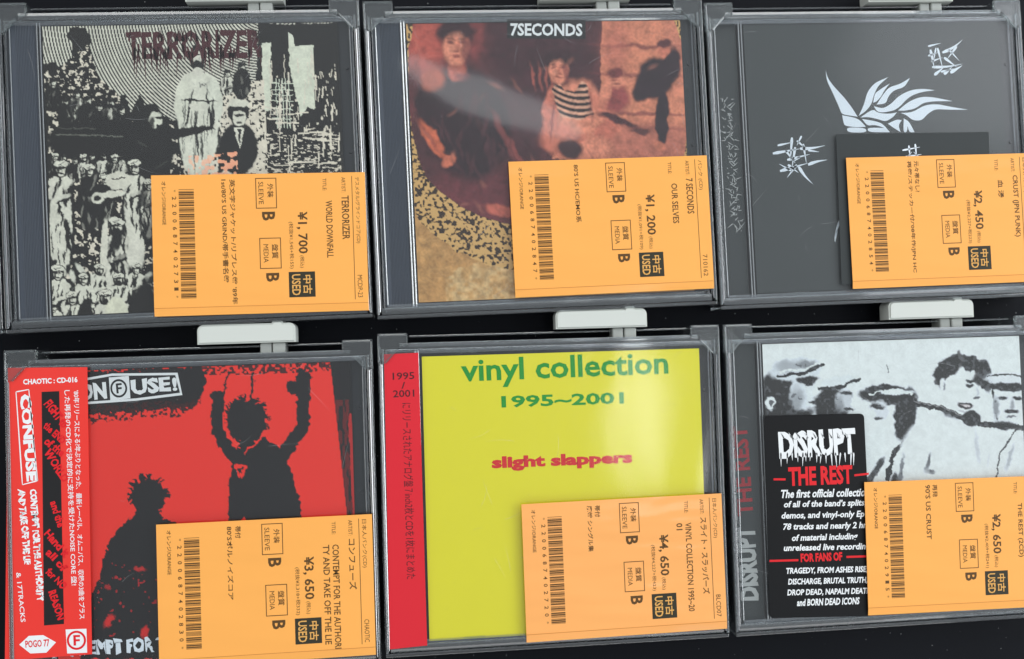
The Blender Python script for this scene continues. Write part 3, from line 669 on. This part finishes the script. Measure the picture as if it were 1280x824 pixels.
# seated crowd of silhouettes, lower left
s.poly([(100,824),(112,748),(122,728),(128,700),(140,672),(156,652),(176,640),(205,648),(240,664),(240,824)], BLK)
s.ell(185, 622, 21, 22, BLK); 
for k in range(26):
    a = rng.uniform(2.6, 6.6); s.line((185+14*math.cos(a), 618+14*math.sin(a)), (185+26*math.cos(a), 618+25*math.sin(a)), 4.5, BLK, 2)
s.poly([(172,636),(200,636),(204,652),(160,660)], BLK)
nr = noise(s.X, s.Y, 4.5, 68)*.6+noise(s.X, s.Y, 2.2, 69)*.4
s.put(s.inside([(118,700),(200,704),(200,796),(114,796)]) & (nr > .80), (170,30,34)); s.blob(176, 712, 7, 3, (200,40,38), .2, .9); s.blob(134, 734, 4, 3, (180,34,36), 0, .8); s.blob(136, 776, 4, 10, (210,36,34), .5); s.blob(181, 790, 4, 7, (210,36,34), .2)
# standing silhouette with spiked hair and one raised arm
s.poly([(287,598),(284,650),(288,656),(300,652),(306,646),(314,664),(350,664),(354,648),(364,656),(379,652),(374,620),(362,586),(352,562),(330,546),(304,548),(292,566)], BLK)
s.ell(308, 528, 24, 26, BLK)
for k in range(46):
    a = rng.uniform(2.7, 6.7); s.line((308+18*math.cos(a), 522+18*math.sin(a)), (308+rng.uniform(24, 33)*math.cos(a+.15), 522+rng.uniform(23, 30)*math.sin(a+.15)), 5, BLK, 1.2)
s.lines([(356,566),(378,534),(380,470)], 17, BLK); s.ell(368, 484, 10, 9, BLK); s.line((376,462),(380,480), 6, BLK)
s.lines([(292,572),(272,540),(272,500)], 15, BLK); s.ell(272, 496, 9, 8, BLK)
s.lines([(286,466),(281,486),(279,508)], 3, BLK); s.line((316,466),(315,510), 3.4, BLK)
s.poly([(293,582),(304,580),(309,582),(301,598)], RED); s.poly([(297,584),(304,583),(301,592)], BLK); s.line((286,545),(300,560), 2.4, RED); s.line((306,566),(326,548), 2.2, RED)
# dark worn side with red print at the right
e = s.X > 413+.11*(s.Y-455); s.put(e, BLK)
s.warp(1, 5, 67); s.put(e & (s.Y > 500) & (noise(s.X, s.Y*.25, 2.5, 66) > .5) & (s.X < 432+.1*(s.Y-455)), (110,26,26), .8); s.put(s.linem((438,520),(444,660), 5), (190,36,34), .9)
s.build()
ik = Ink(); z = ZB+.09
L = lambda *a: [local(c4, x, y, z) for x, y in a]
ik.poly(L((100,474),(140,467),(222,466),(228,494),(170,501),(100,506))); ik.build('logo_edge', M['white'], S4.booklet, z)
ik = Ink(); z2 = ZB+.13; ik.poly([local(c4, x, y, z2) for x, y in ((100,477),(140,470),(219,469),(225,491),(170,498),(100,503))]); ik.poly([local(c4, x, y, z2) for x, y in ((130,500),(131,500),(131,501))]); ik.build('logo_ground', M['black'], S4.booklet, z2)
ik = Ink(); z3 = ZB+.17
text_px(ik, c4, 'CON', (84, 504), (134, 499), 22, z3, .05, rough=.14); ik.poly([local(c4, x, y, z3) for x, y in ((136,472),(161,470),(163,498),(138,501))])
text_px(ik, c4, 'USE', (165, 494), (214, 489), 19, z3, .05, rough=.14); text_px(ik, c4, '!', (216, 489), (222, 488.5), 17, z3, .04)
ik.build('logo_lettering', M['white'], S4.booklet, z3)
ik = Ink(); z4 = ZB+.21; text_px(ik, c4, 'Ⓕ', (139, 498), (160, 496), 23, z4, .02); ik.build('logo_badge', M['black'], S4.booklet, z4)
ik = Ink(); text_px(ik, c4, 'CONTEMPT FOR THE AUTHORITY', (60, 822), (330, 808), 19, z4, .05, rough=.34); ik.build('slogan_lettering', M['pale'], S4.booklet, z4)
# ================================================================== CD 5: yellow
c5 = jewel(4, spine='paper'); bk5 = booklet(c5, M['yellow'], 15.5, 136.4, 3.6, 123.6); S5 = T(c5, bk5); z = ZB+.06
ik = Ink(); text_px(ik, c5, 'vinyl collection', (577, 486), (836, 476), 37, z, .022); text_px(ik, c5, '1995~2001', (627, 510), (780, 505), 15, z, .03)
ik.build('title_lettering', M['green'], bk5, z)
ik = Ink(); text_px(ik, c5, 'slight slappers', (615, 590), (791, 583), 19, z, .05); ik.build('band_lettering', M['red'], bk5, z)
# ================================================================== CD 6: pale photo of men in caps
c6 = jewel(5, spine='paper'); S6 = T(c6, booklet(c6, M['black'])); s = Sheet(S6)
LT, DK = (228, 234, 240), (44, 44, 48)
g = np.clip((s.Y-430)/200, 0, 1)[:, None]; s.c[:] = np.array(lin((218,225,231)))*(1-g)+np.array(lin((228,235,240)))*g
s.warp(.8, 7, 71)
def sp6(m, sc, th, seed, a=LT, b=DK, sy=1.0):
    v = .6*noise(s.X, s.Y*sy, sc, seed)+.4*noise(s.X, s.Y*sy, sc/2.2, seed+1); f = np.clip((v-th)/.1+.5, 0, 1)[:, None]
    s.put(m, np.array(lin(b))*(1-f)+np.array(lin(a))*f)
def man(x, y, r, look=1, cap=True, hair=DK):
    s.ell(x, y, r*.8, r, LT); s.poly([(x-r*.9*look, y-r*.9), (x-.1*r*look, y-r*.8), (x-.25*r*look, y+.1*r), (x-.45*r*look, y+1.1*r), (x-r*1.1*look, y+r*.9)], hair)
    s.ell(x+.35*r*look, y-.18*r, .2*r, .1*r, DK); s.line((x+.62*r*look, y-.1*r), (x+.74*r*look, y+.22*r), 1.8, (90,92,98)); s.line((x+.2*r*look, y+.5*r), (x+.6*r*look, y+.48*r), 2.2, DK)
    s.ell(x-.52*r*look, y+.1*r, .17*r, .26*r, LT); s.ell(x+.1*r*look, y+.3*r, .16*r, .26*r, (130,134,142), a=.7)
    if cap:
        sp6(s.ellm(x-.1*r*look, y-.8*r, r*.95, r*.5), 6, .42, int(x)); s.line((x-.8*r*look, y-.62*r), (x+1.15*r*look, y-.55*r), 4.2, DK, 2.5); s.line((x-.7*r*look, y-.78*r), (x+1.1*r*look, y-.68*r), 2, LT)
B = s.blob; s.warp(1.8, 6, 71); D_, L_, G_ = (38,38,42), (228,236,242), (128,132,138)
# first man, profile to the right
B(980,540,44,34,D_,0,1,.2); B(976,494,26,34,D_,0,1,.15); B(996,462,34,15,(186,194,200),-.1,1,.15); B(984,458,16,8,G_,0,.6,.6); B(1008,456,12,5,(90,92,98),0,.6,.5)
B(1004,490,17,25,(196,204,210),.1,1,.18); B(996,500,9,16,(120,124,130),0,.7,.6); B(1010,475,14,5,D_,-.1,1,.3); B(1022,491,4.5,6,L_,-.3,1,.3); B(1011,481,4,2,D_,0,1,.3)
B(1017,503,6,1.8,D_,0,.9,.4); B(1014,512,7,4,(150,154,160),0,.8,.5); B(1002,520,14,6,D_,-.3,.9,.4); s.lines([(972,470),(1000,468),(1029,456)], 4, D_); s.lines([(974,465),(1002,463),(1030,452)], 1.8, L_)
B(963,504,6,9,L_,.1,1,.25); B(964,505,2.5,5,(90,92,98),0,.9,.4)
# second
B(1040,506,22,24,D_,0,1,.18); B(1048,478,25,8,(196,204,210),-.15,1,.2); s.lines([(1024,486),(1050,484),(1074,474)], 4, D_); B(1056,500,12,15,(176,182,188),0,1,.25); B(1058,492,9,3,D_,0,.9,.4); B(1066,502,3,5,L_,0,1,.3); B(1061,512,6,2,D_,0,.9,.4); B(1049,508,6,10,G_,0,.7,.6)
s.ell(1066,482,3,2,L_)
# third, hat pulled low
B(1132,518,14,34,D_,.15,1,.18); B(1108,494,34,13,D_,.05,1,.15); B(1120,490,22,3.4,(206,214,220),.05,1,.3); s.lines([(1086,494),(1110,486),(1140,494)], 1.6, L_); B(1100,514,12,13,(186,192,198),0,1,.25); B(1097,508,9,3,D_,.1,.9,.4); B(1092,517,3,4,L_,0,1,.3); B(1097,524,6,2,D_,0,.8,.4)
B(1096,556,10,26,L_,.25,1,.15); B(1112,590,9,24,(206,212,218),.2,1,.2); s.lines([(1108,600),(1118,566),(1134,548)], 6, D_); B(1094,590,5,22,D_,.5,.9,.3); B(1118,606,6,14,D_,0,.9,.3)
# bareheaded man
s.warp(1.2, 5, 73); B(1190,576,66,62,(230,237,242),0,1,.08); B(1206,526,26,14,(214,220,226),0,1,.4); B(1204,488,25,32,(226,233,238),.06,1,.1)
for k in range(70):
    a = rng.uniform(3.0, 6.45); r0 = rng.uniform(20, 31); B(1203+r0*math.cos(a), 474+r0*.92*math.sin(a), rng.uniform(3, 7), rng.uniform(4, 9), [(38,38,42),(38,38,42),(84,82,84),(110,108,110)][k % 4], a+1.2, .95, .35)
B(1178,468,6,18,D_,.15,1,.3); B(1233,470,7,20,D_,-.1,1,.3); B(1188,462,10,6,D_,.3,1,.4); B(1218,458,12,5,D_,-.2,1,.4); B(1179,482,4.5,8,(206,212,218),0,1,.3); B(1180,483,1.8,5,G_,0,.9,.4)
B(1213,477,7,2,D_,.1,1,.35); B(1212,482,5,2.4,(70,72,78),.05,1,.4); B(1229,479,4.5,2,D_,0,1,.35); B(1229,484,3.6,2,(70,72,78),0,1,.4); B(1222,490,2,7,(160,166,172),-.1,.8,.5); B(1221,497,4.5,1.6,(90,92,98),0,.9,.4)
B(1207,507,10,4.4,(70,50,54),.25,1,.3); B(1207,507,6,1.6,(206,200,202),.25,.8,.4); B(1203,514,7,1.6,(150,150,156),.2,.8,.4); B(1192,500,5,12,(190,196,202),0,.6,.6); B(1190,519,14,4,(120,124,130),.3,.9,.5)
s.lines([(1140,504),(1176,510),(1206,524),(1226,530),(1285,536)], 7, (70,68,70)); s.lines([(1142,502),(1176,508),(1204,521)], 1.4, (140,140,142)); B(1214,523,12,10,(50,48,50),0,1,.15); s.line((1238,470),(1247,524), 2.6, D_)
B(1160,578,3,14,(90,92,98),.25,.9,.5); B(1163,590,6,3,D_,.1,.8,.5); B(1126,592,3,26,(110,114,120),.15,.9,.5); B(1150,600,14,16,(200,206,212),0,.6,.7); B(1222,560,3,24,(150,154,160),-.1,.7,.6); B(1236,592,2.2,24,(84,86,92),0,.9,.5)
# man in a peaked cap at the edge
B(1266,604,34,66,(218,224,230),0,1,.12); B(1262,506,21,25,(206,212,218),0,1,.12); B(1266,474,36,9,(196,202,208),.06,1,.2); s.lines([(1234,470),(1262,468),(1290,474)], 1.8, D_); B(1264,484,29,5.5,D_,.04,1,.2)
for q in (-9, 9): B(1263+q, 498, 6, 2.6, (60,60,66), 0, 1, .4)
B(1265,506,3,6,(130,134,140),0,.8,.5); B(1264,514,9,2.8,D_,0,1,.35); B(1264,521,6,1.5,(110,112,118),0,.9,.4); B(1245,510,4,14,(120,124,130),0,.8,.5); B(1256,532,16,6,D_,.1,.9,.35)
s.lines([(1244,606),(1250,566),(1272,536)], 2, (90,92,98)); B(1262,572,3,18,G_,.3,.7,.5)
s.line((1109,456),(1110,466), 1.2, (120,124,130))
m = (s.c.mean(1) < .35)&(noise(s.X, s.Y, 3, 99) > .74); s.put(m, (110,114,120), .8)
s.punch(.04, .66); s.c = np.minimum(s.c*1.55, .88); s.grain(.1, 1.6); s.build()
sp = [o for o in c6.children if o.name.startswith('spine')][0]
ik = Ink(); text_px(ik, c6, 'THE REST', (942, 644), (934, 532), 20, 10.7, .03, rough=.05); ik.build('spine_title', M['dark_red'], sp, 10.7)
ik = Ink(); text_px(ik, c6, 'DISRUPT', (949, 750), (944, 658), 24, 10.7, .05, rough=.14); ik.build('spine_lettering', M['grey_print'], sp, 10.7)
# hype sticker on the lid
zs = 14.25; lid6 = [o for o in c6.children if o.name.startswith('lid')][0]
a = [local(c6, x, y, zs) for x, y in ((955,520),(1080,517),(1092,770),(962,773))]
def rounded(q, r=2.2):
    out = []
    for k in range(4):
        p = np.array(q[k]); n_ = np.array(q[(k+1) % 4])-p; b_ = np.array(q[k-1])-p; n_ /= np.hypot(*n_); b_ /= np.hypot(*b_)
        for t in np.linspace(0, 1, 5): out.append(tuple(p+b_*r*(1-t)**2+n_*r*t**2))
    return out
bm = bmesh.new(); prism(bm, rounded(a), 14.12, zs, .03); M['sticker'] = paper('sticker_black', (20, 21, 23), .45, .03, 20, .2)
stk = bm_obj('hype_sticker', bm, M['sticker'], c6); stk['label'] = 'black sticker headed DISRUPT THE REST with white and red lettering'
z = zs+.05; ik = Ink(); ir = Ink()
text_px(ik, c6, 'DiSRUPT', (975, 574), (1071, 568), 34, z, .05, rough=.14)
for k in range(16):
    x = 978+k*6+rng.uniform(-2, 2); ik.spike(local(c6, x, 566, z), local(c6, x+rng.uniform(-2, 2), 572+rng.uniform(3, 13), z), .8, .1)
for k in range(9):
    x = 980+k*10; ik.spike(local(c6, x, 548, z), local(c6, x-4, 541, z), .7, .1)
text_px(ir, c6, 'THE REST', (986, 608), (1066, 605), 24, z, .04)
for q in ((967,598,982,598),(1068,593,1086,591),(962,700,998,699),(1058,695,1089,694)):
    poly_px(ir, c6, [(q[0],q[1]),(q[2],q[3]),(q[2],q[3]+2.6),(q[0],q[1]+2.6)], z)
text_px(ir, c6, 'FOR FANS OF', (1001, 703), (1053, 701), 11, z, .045)
for t_, x0, x1, y in (('The first official collection',975,1086,622),('of all of the band’s splits,',979,1082,636),('demos, and vinyl-only Ep’s',976,1086,650),('78 tracks and nearly 2 hrs',978,1086,664),('of material including',989,1071,678),('unreleased live recordings',979,1090,690.5)):
    text_px(ik, c6, t_, (x0, y+1), (x1, y-1.5), 10.5, z, .03, .18)
for t_, x0, x1, y in (('TRAGEDY, FROM ASHES RISE,',982,1084,718),('DISCHARGE, BRUTAL TRUTH,',985,1084,731.5),('DROP DEAD, NAPALM DEATH',984,1088,745),('and BORN DEAD ICONS',996,1074,757)):
    text_px(ik, c6, t_, (x0, y+1), (x1, y-1.5), 9, z, .035, .12)
ik.build('lettering', M['white'], stk, z); ir.build('red_lettering', M['red'], stk, z)
# ================================================================== paper strips and loose sheets
def sheet_thing(name, label, cat, pts_px, z0, th_, m, group=None, bev=.05, ref=None):
    """a loose flat sheet through four points of the photograph; origin at its first corner"""
    X0, Y0 = board(*pts_px[0], z0+th_); ang = KEEP[ref][2] if ref is not None else 0
    t = thing(name, label, cat, X0, Y0, ang, 0, group)
    q = [local(t, x, y, z0+th_) for x, y in pts_px]
    bm = bmesh.new(); prism(bm, q, z0, z0+th_, bev); bm_obj('paper', bm, m, t); return t
o4 = sheet_thing('obi_strip', 'red obi paper strip with white Japanese text down the left of the red CD', 'obi strip', [(10,460),(109,459),(115,818),(6,826)], 14.15, .25, M['obi_red'], ref=3)
z = 14.45; wi = Ink(); bi = Ink(); ri = Ink()
text_px(wi, o4, 'CHAOTIC : CD-016', (29, 481), (97, 478), 7, z, .035)
J1 = "’80年リリースによる?年ぶりとなった、最新レーベル、オムニバス、収録の3曲をプラス"
J2 = 'した再発のCD化で決定的に支持を受けたNOISE CORE 盤!'
text_px(wi, o4, J1, (91.5, 488), (99, 774), 7.5, z, .012); text_px(wi, o4, J2, (80, 488), (89, 732), 7.5, z, .012)
poly_px(bi, o4, [(52,490),(74,489),(80,780),(55,782)], z)
z5 = z+.06
for t_, p, q, h in (('FIGHT to',(54,506),(78,536),12),('the END',(53,534),(77,556),10),('of the',(54,554),(76,572),11),('WORLD',(54,566),(78,604),11),('and the',(62,628),(72,660),10),('Hand it',(54,668),(80,698),11),('all of',(56,692),(78,716),11),('for NO',(56,716),(78,738),10),('REASON',(60,740),(72,776),10)):
    text_px(ri, o4, t_, p, q, h, z5, .04, rough=.1)
# outlined name, sub title and emblems
Q4 = [(20,490),(36,487),(47,601),(28,606)]
for k in range(4):
    wi.spike(local(o4, *Q4[k], z), local(o4, *Q4[(k+1) % 4], z), .55, .35)
text_px(wi, o4, 'CONFUSE', (24.5,494), (33,602), 14, z, .05, rough=.14)
text_px(wi, o4, 'CONTEMPT FOR THE AUTHORITY', (37,612), (46,752), 9, z, .05, rough=.2); text_px(wi, o4, 'AND TAKE OFF THE LIE', (22,612), (30,706), 9, z, .05, rough=.2)
text_px(wi, o4, '& 17TRACKS', (20,716), (26,778), 6, z, .01)
poly_px(wi, o4, [(24,806),(36,795),(54,794),(70,803),(58,816),(38,817)], z); poly_px(wi, o4, [(82,787),(108,786),(109,816),(84,817)], z)
wi.build('white_lettering', M['white'], o4, z); bi.build('black_band', M['black'], o4, z)
em = Ink(); text_px(em, o4, 'Ⓕ', (84,813), (108,812), 24, z5, .02); em.build('emblem', M['red'], o4, z5)
bd = Ink(); text_px(bd, o4, 'POGO 77', (32,810), (62,808), 9, z5, .02); bd.build('badge_lettering', M['red'], o4, z5)
ri.build('red_lettering', M['red'], o4, z5)
o5 = sheet_thing('obi_strip', 'plain red obi paper strip headed 1995 2001 beside the yellow cover', 'obi strip', [(480,443),(523,441),(534,807),(487,812)], 14.15, .25, M['strip_red'], ref=4)
bi = Ink(); text_px(bi, o5, '1995', (491, 475), (518, 474), 9, z, .01); text_px(bi, o5, '/', (502, 486), (507, 485.5), 8, z, .01); text_px(bi, o5, '2001', (491.5, 497), (518, 496), 9, z, .01)
text_px(bi, o5, 'にリリースされたアナログ盤７inch2枚とCDを1枚にまとめた', (502, 504), (508, 724), 12, z, .0)
bi.build('lettering', M['maroon'], o5, z)
i3 = sheet_thing('lyric_sheet', 'dark grey insert sheet showing above the third price card, top right', 'insert', [(1045,168),(1236,165),(1242,350),(1052,356)], 14.13, .1, M['slate_dark'], bev=.02, ref=2)
ik = Ink(); strokes(ik, i3, [(1128,188,1150,184,1.0),(1132,196,1152,193,1.1),(1136,182,1138,199,1.1),(1144,180,1146,199,1.1),(1130,200,1140,190,.8),(1150,198,1142,190,.8)], 14.4, .9); ik.build('emblem_lettering', M['pale'], i3, 14.4)
# ================================================================== price cards
C39 = {'0':'nnnwwnwnn','1':'wnnwnnnnw','2':'nnwwnnnnw','3':'wnwwnnnnn','4':'nnnwwnnnw','5':'wnnwwnnnn','6':'nnwwwnnnn','7':'nnnwnnwnw','8':'wnnwnnwnn','9':'nnwwnnwnn','*':'nwnnwnwnn'}
CARDS = [
 dict(code='2200687402731', com=['英文字ジャケット/リプレス盤 ’89年', '1st/80’S US GRIND/帯手書名盤'], cl=(52,43), price='1, 700', tax='(税抜¥1,545+税155)', title=['WORLD DOWNFALL'], tl=(24,), art='TERRORIZER', al=18.5, gen='デスメタル/グラインドコア(CD)', gl=28, num='MCDP-23', label='orange price card reading 1,700 yen'),
 dict(code='2200687402847', com=['80’S US HC/EMO系'], cl=(25,), price='1, 200', tax='(税抜¥1,091+税109)', title=['OUR SELVES'], tl=(17.5,), art='7 SECONDS', al=15.5, gen='パンク (CD)', gl=13, num='710162', label='orange price card reading 1,200 yen'),
 dict(code='2200687402854', com=['元々帯なし?', '再盤/ステッカー付/’08年作/JPN HC'], cl=(14,50), price='2, 450', tax='(税抜¥2,227+税223)', title=['血 湧'], tl=(8,), art='CRUST (JPN PUNK)', al=28, gen='日本人パンク(CD)', gl=20, num='CD', label='orange price card reading 2,450 yen'),
 dict(code='2200687402830', com=['帯付', '80’Sポルノイズコア'], cl=(5,30), price='3, 650', tax='(税抜¥3,318+税332)', title=['CONTEMPT FOR THE AUTHORI', 'TY AND TAKE OFF THE LIE'], tl=(43,41), art='コンフューズ', al=21, gen='日本人パンク(CD)', gl=20, num='CHAOTIC', label='orange price card reading 3,650 yen'),
 dict(code='2200687402720', com=['帯付', '廃盤 シングル集'], cl=(5,19.5), price='4, 650', tax='(税抜¥4,227+税423)', title=['VINYL COLLECTION 1995~20', '01'], tl=(38,3), art='スライト・スラッパーズ', al=33, gen='日本人パンク(CD)', gl=17, num='BLCD07', label='orange price card reading 4,650 yen'),
 dict(code='2200687402915', com=['再発', '90’S US CRUST'], cl=(5.5,24), price='2, 650', tax='(税抜¥2,409+税241)', title=['THE REST (2CD)'], tl=(24,), art='DISRUPT', al=14, gen='パンク (CD)', gl=13, num='RR7100', label='orange price card reading 2,650 yen')]
WHERE = ['on the collage CD', 'on the oval photo CD', 'on the grey winged CD', 'on the red CD', 'on the yellow CD', 'beside the black sticker']
for i, d in enumerate(CARDS):
    X, Y, th = CARD[i]; c, q = math.cos(th), math.sin(th); x0, y0 = X-(CW/2*c-CH/2*q), Y-(CW/2*q+CH/2*c)
    t = thing('price_card', d['label']+' '+WHERE[i], 'price card', x0, y0, th, 0, 'orange price cards')
    z0 = ZF+.12; zt = z0+.3; yc = 55.2
    # sheet with a fold near its lower edge, a little wavy
    bm = bmesh.new(); nx, rows = 24, [0, 12, 24, 36, 48, yc, yc+.7, CH]; 
    cu = (.10, .35, .2, .3, .15, .4)[i]
    def hz(x, y): return (0 if y <= yc+.5 else -(y-yc)*.10)
    g = [[bm.verts.new((x/nx*CW*MM, -y*MM, (zt+hz(x, y)+.0)*MM)) for x in range(nx+1)] for y in rows]
    for a in range(len(rows)-1):
        for b in range(nx): bm.faces.new([g[a][b], g[a+1][b], g[a+1][b+1], g[a][b+1]])
    r = bmesh.ops.extrude_face_region(bm, geom=bm.faces[:]); 
    for v in r['geom']:
        if isinstance(v, bmesh.types.BMVert): v.co.z -= .22*MM
    bmesh.ops.recalc_face_normals(bm, faces=bm.faces)
    card = bm_obj('card', bm, M['card_gloss'] if i == 4 else M['card'], t)
    z = zt+.035; ik = Ink()
    ik.down('オレンジ/ORANGE', 4.1, 2.6, 1.7, 18, .01)
    for k, ch_ in enumerate('*'+d['code']+'*'):
        if ch_ == '*': ik.down(ch_, 8.9, 6.2+k*3.13, .9, .9)
        else: ik.down(ch_, 8.2, 5.9+k*3.13, 1.7, 1.3, .015)
    n = len(d['com'])
    for k, (s_, l_) in enumerate(zip(d['com'], d['cl'])): ik.down(s_, (31.4 if n == 2 and k == 0 else 28.0), 2.2, 2.3, l_, .015)
    ik.frame(42.0, 1.8, 50.6, 14.6, .32); ik.down('外装', 46.8, 4.2, 2.5, 5.8, .01); ik.down('SLEEVE', 43.2, 3.4, 2.0, 9.4)
    ik.frame(43.0, 26.9, 51.8, 39.8, .32); ik.down('盤質', 48.0, 29.6, 2.6, 6.0, .012); ik.down('MEDIA', 44.6, 29.6, 2.0, 7.6)
    ik.down('B', 44.4, 16.0, 5.3, 3.7, .03); ik.down('B', 45.4, 41.6, 5.3, 3.7, .03)
    ik.down(d['tax'], 55.0, 20.4, 2.0, 19.6); ik.down('¥'+d['price'], 58.3, 16.2, 4.6, 17.6, .022); ik.down('(税込)', 59.2, 34.6, 2.0, 5.2)
    tx = 70.6
    ik.down('TITLE:', 69.6 if len(d['title']) == 1 else 70.6, 2.4, 1.5, 5.2)
    for k, (s_, l_) in enumerate(zip(d['title'], d['tl'])): ik.down(s_, tx-k*3.9, 11.8, 2.7, l_, .015)
    ik.down('ARTIST:', 77.4, 2.0, 1.6, 6.4); ik.down(d['art'], 77.2, 9.8, 3.1, d['al'], .016)
    ik.rect(81.6, 1.6, 81.85, 53.6); ik.down(d['gen'], 82.7, 2.0, 2.2, d['gl']); ik.down(d['num'], 82.9, 43.4, 2.0, 9.4)
    ik.build('lettering', M['ink'], card, z)
    cr = Ink(); cr.rect(.1, 54.9, CW-.1, 55.15); cr.build('fold_line', M['crease'], card, z)  # shade of the fold painted as a thin darker line
    bi = Ink(); y = 6.0; mod = 45.2/(15*16-1)
    for ch_ in '*'+d['code']+'*':
        for k, w_ in enumerate(C39[ch_]):
            w_ = mod*(3 if w_ == 'w' else 1)
            if k % 2 == 0: bi.rect(10.9, y, 17.0, y+w_)
            y += w_
        y += mod
    bi.build('barcode', M['ink'], card, z)
    st = Ink(); st.rect(54.6, 41.4, 65.4, 52.0); so = st.build('used_stamp', M['ink_dark'], card, z)
    sl = Ink(); sl.down('中古', 60.4, 42.8, 3.7, 7.9, .02); sl.down('USED', 55.8, 42.4, 3.6, 8.8, .02); sl.build('stamp_lettering', M['card_letter'], t, z+.05)
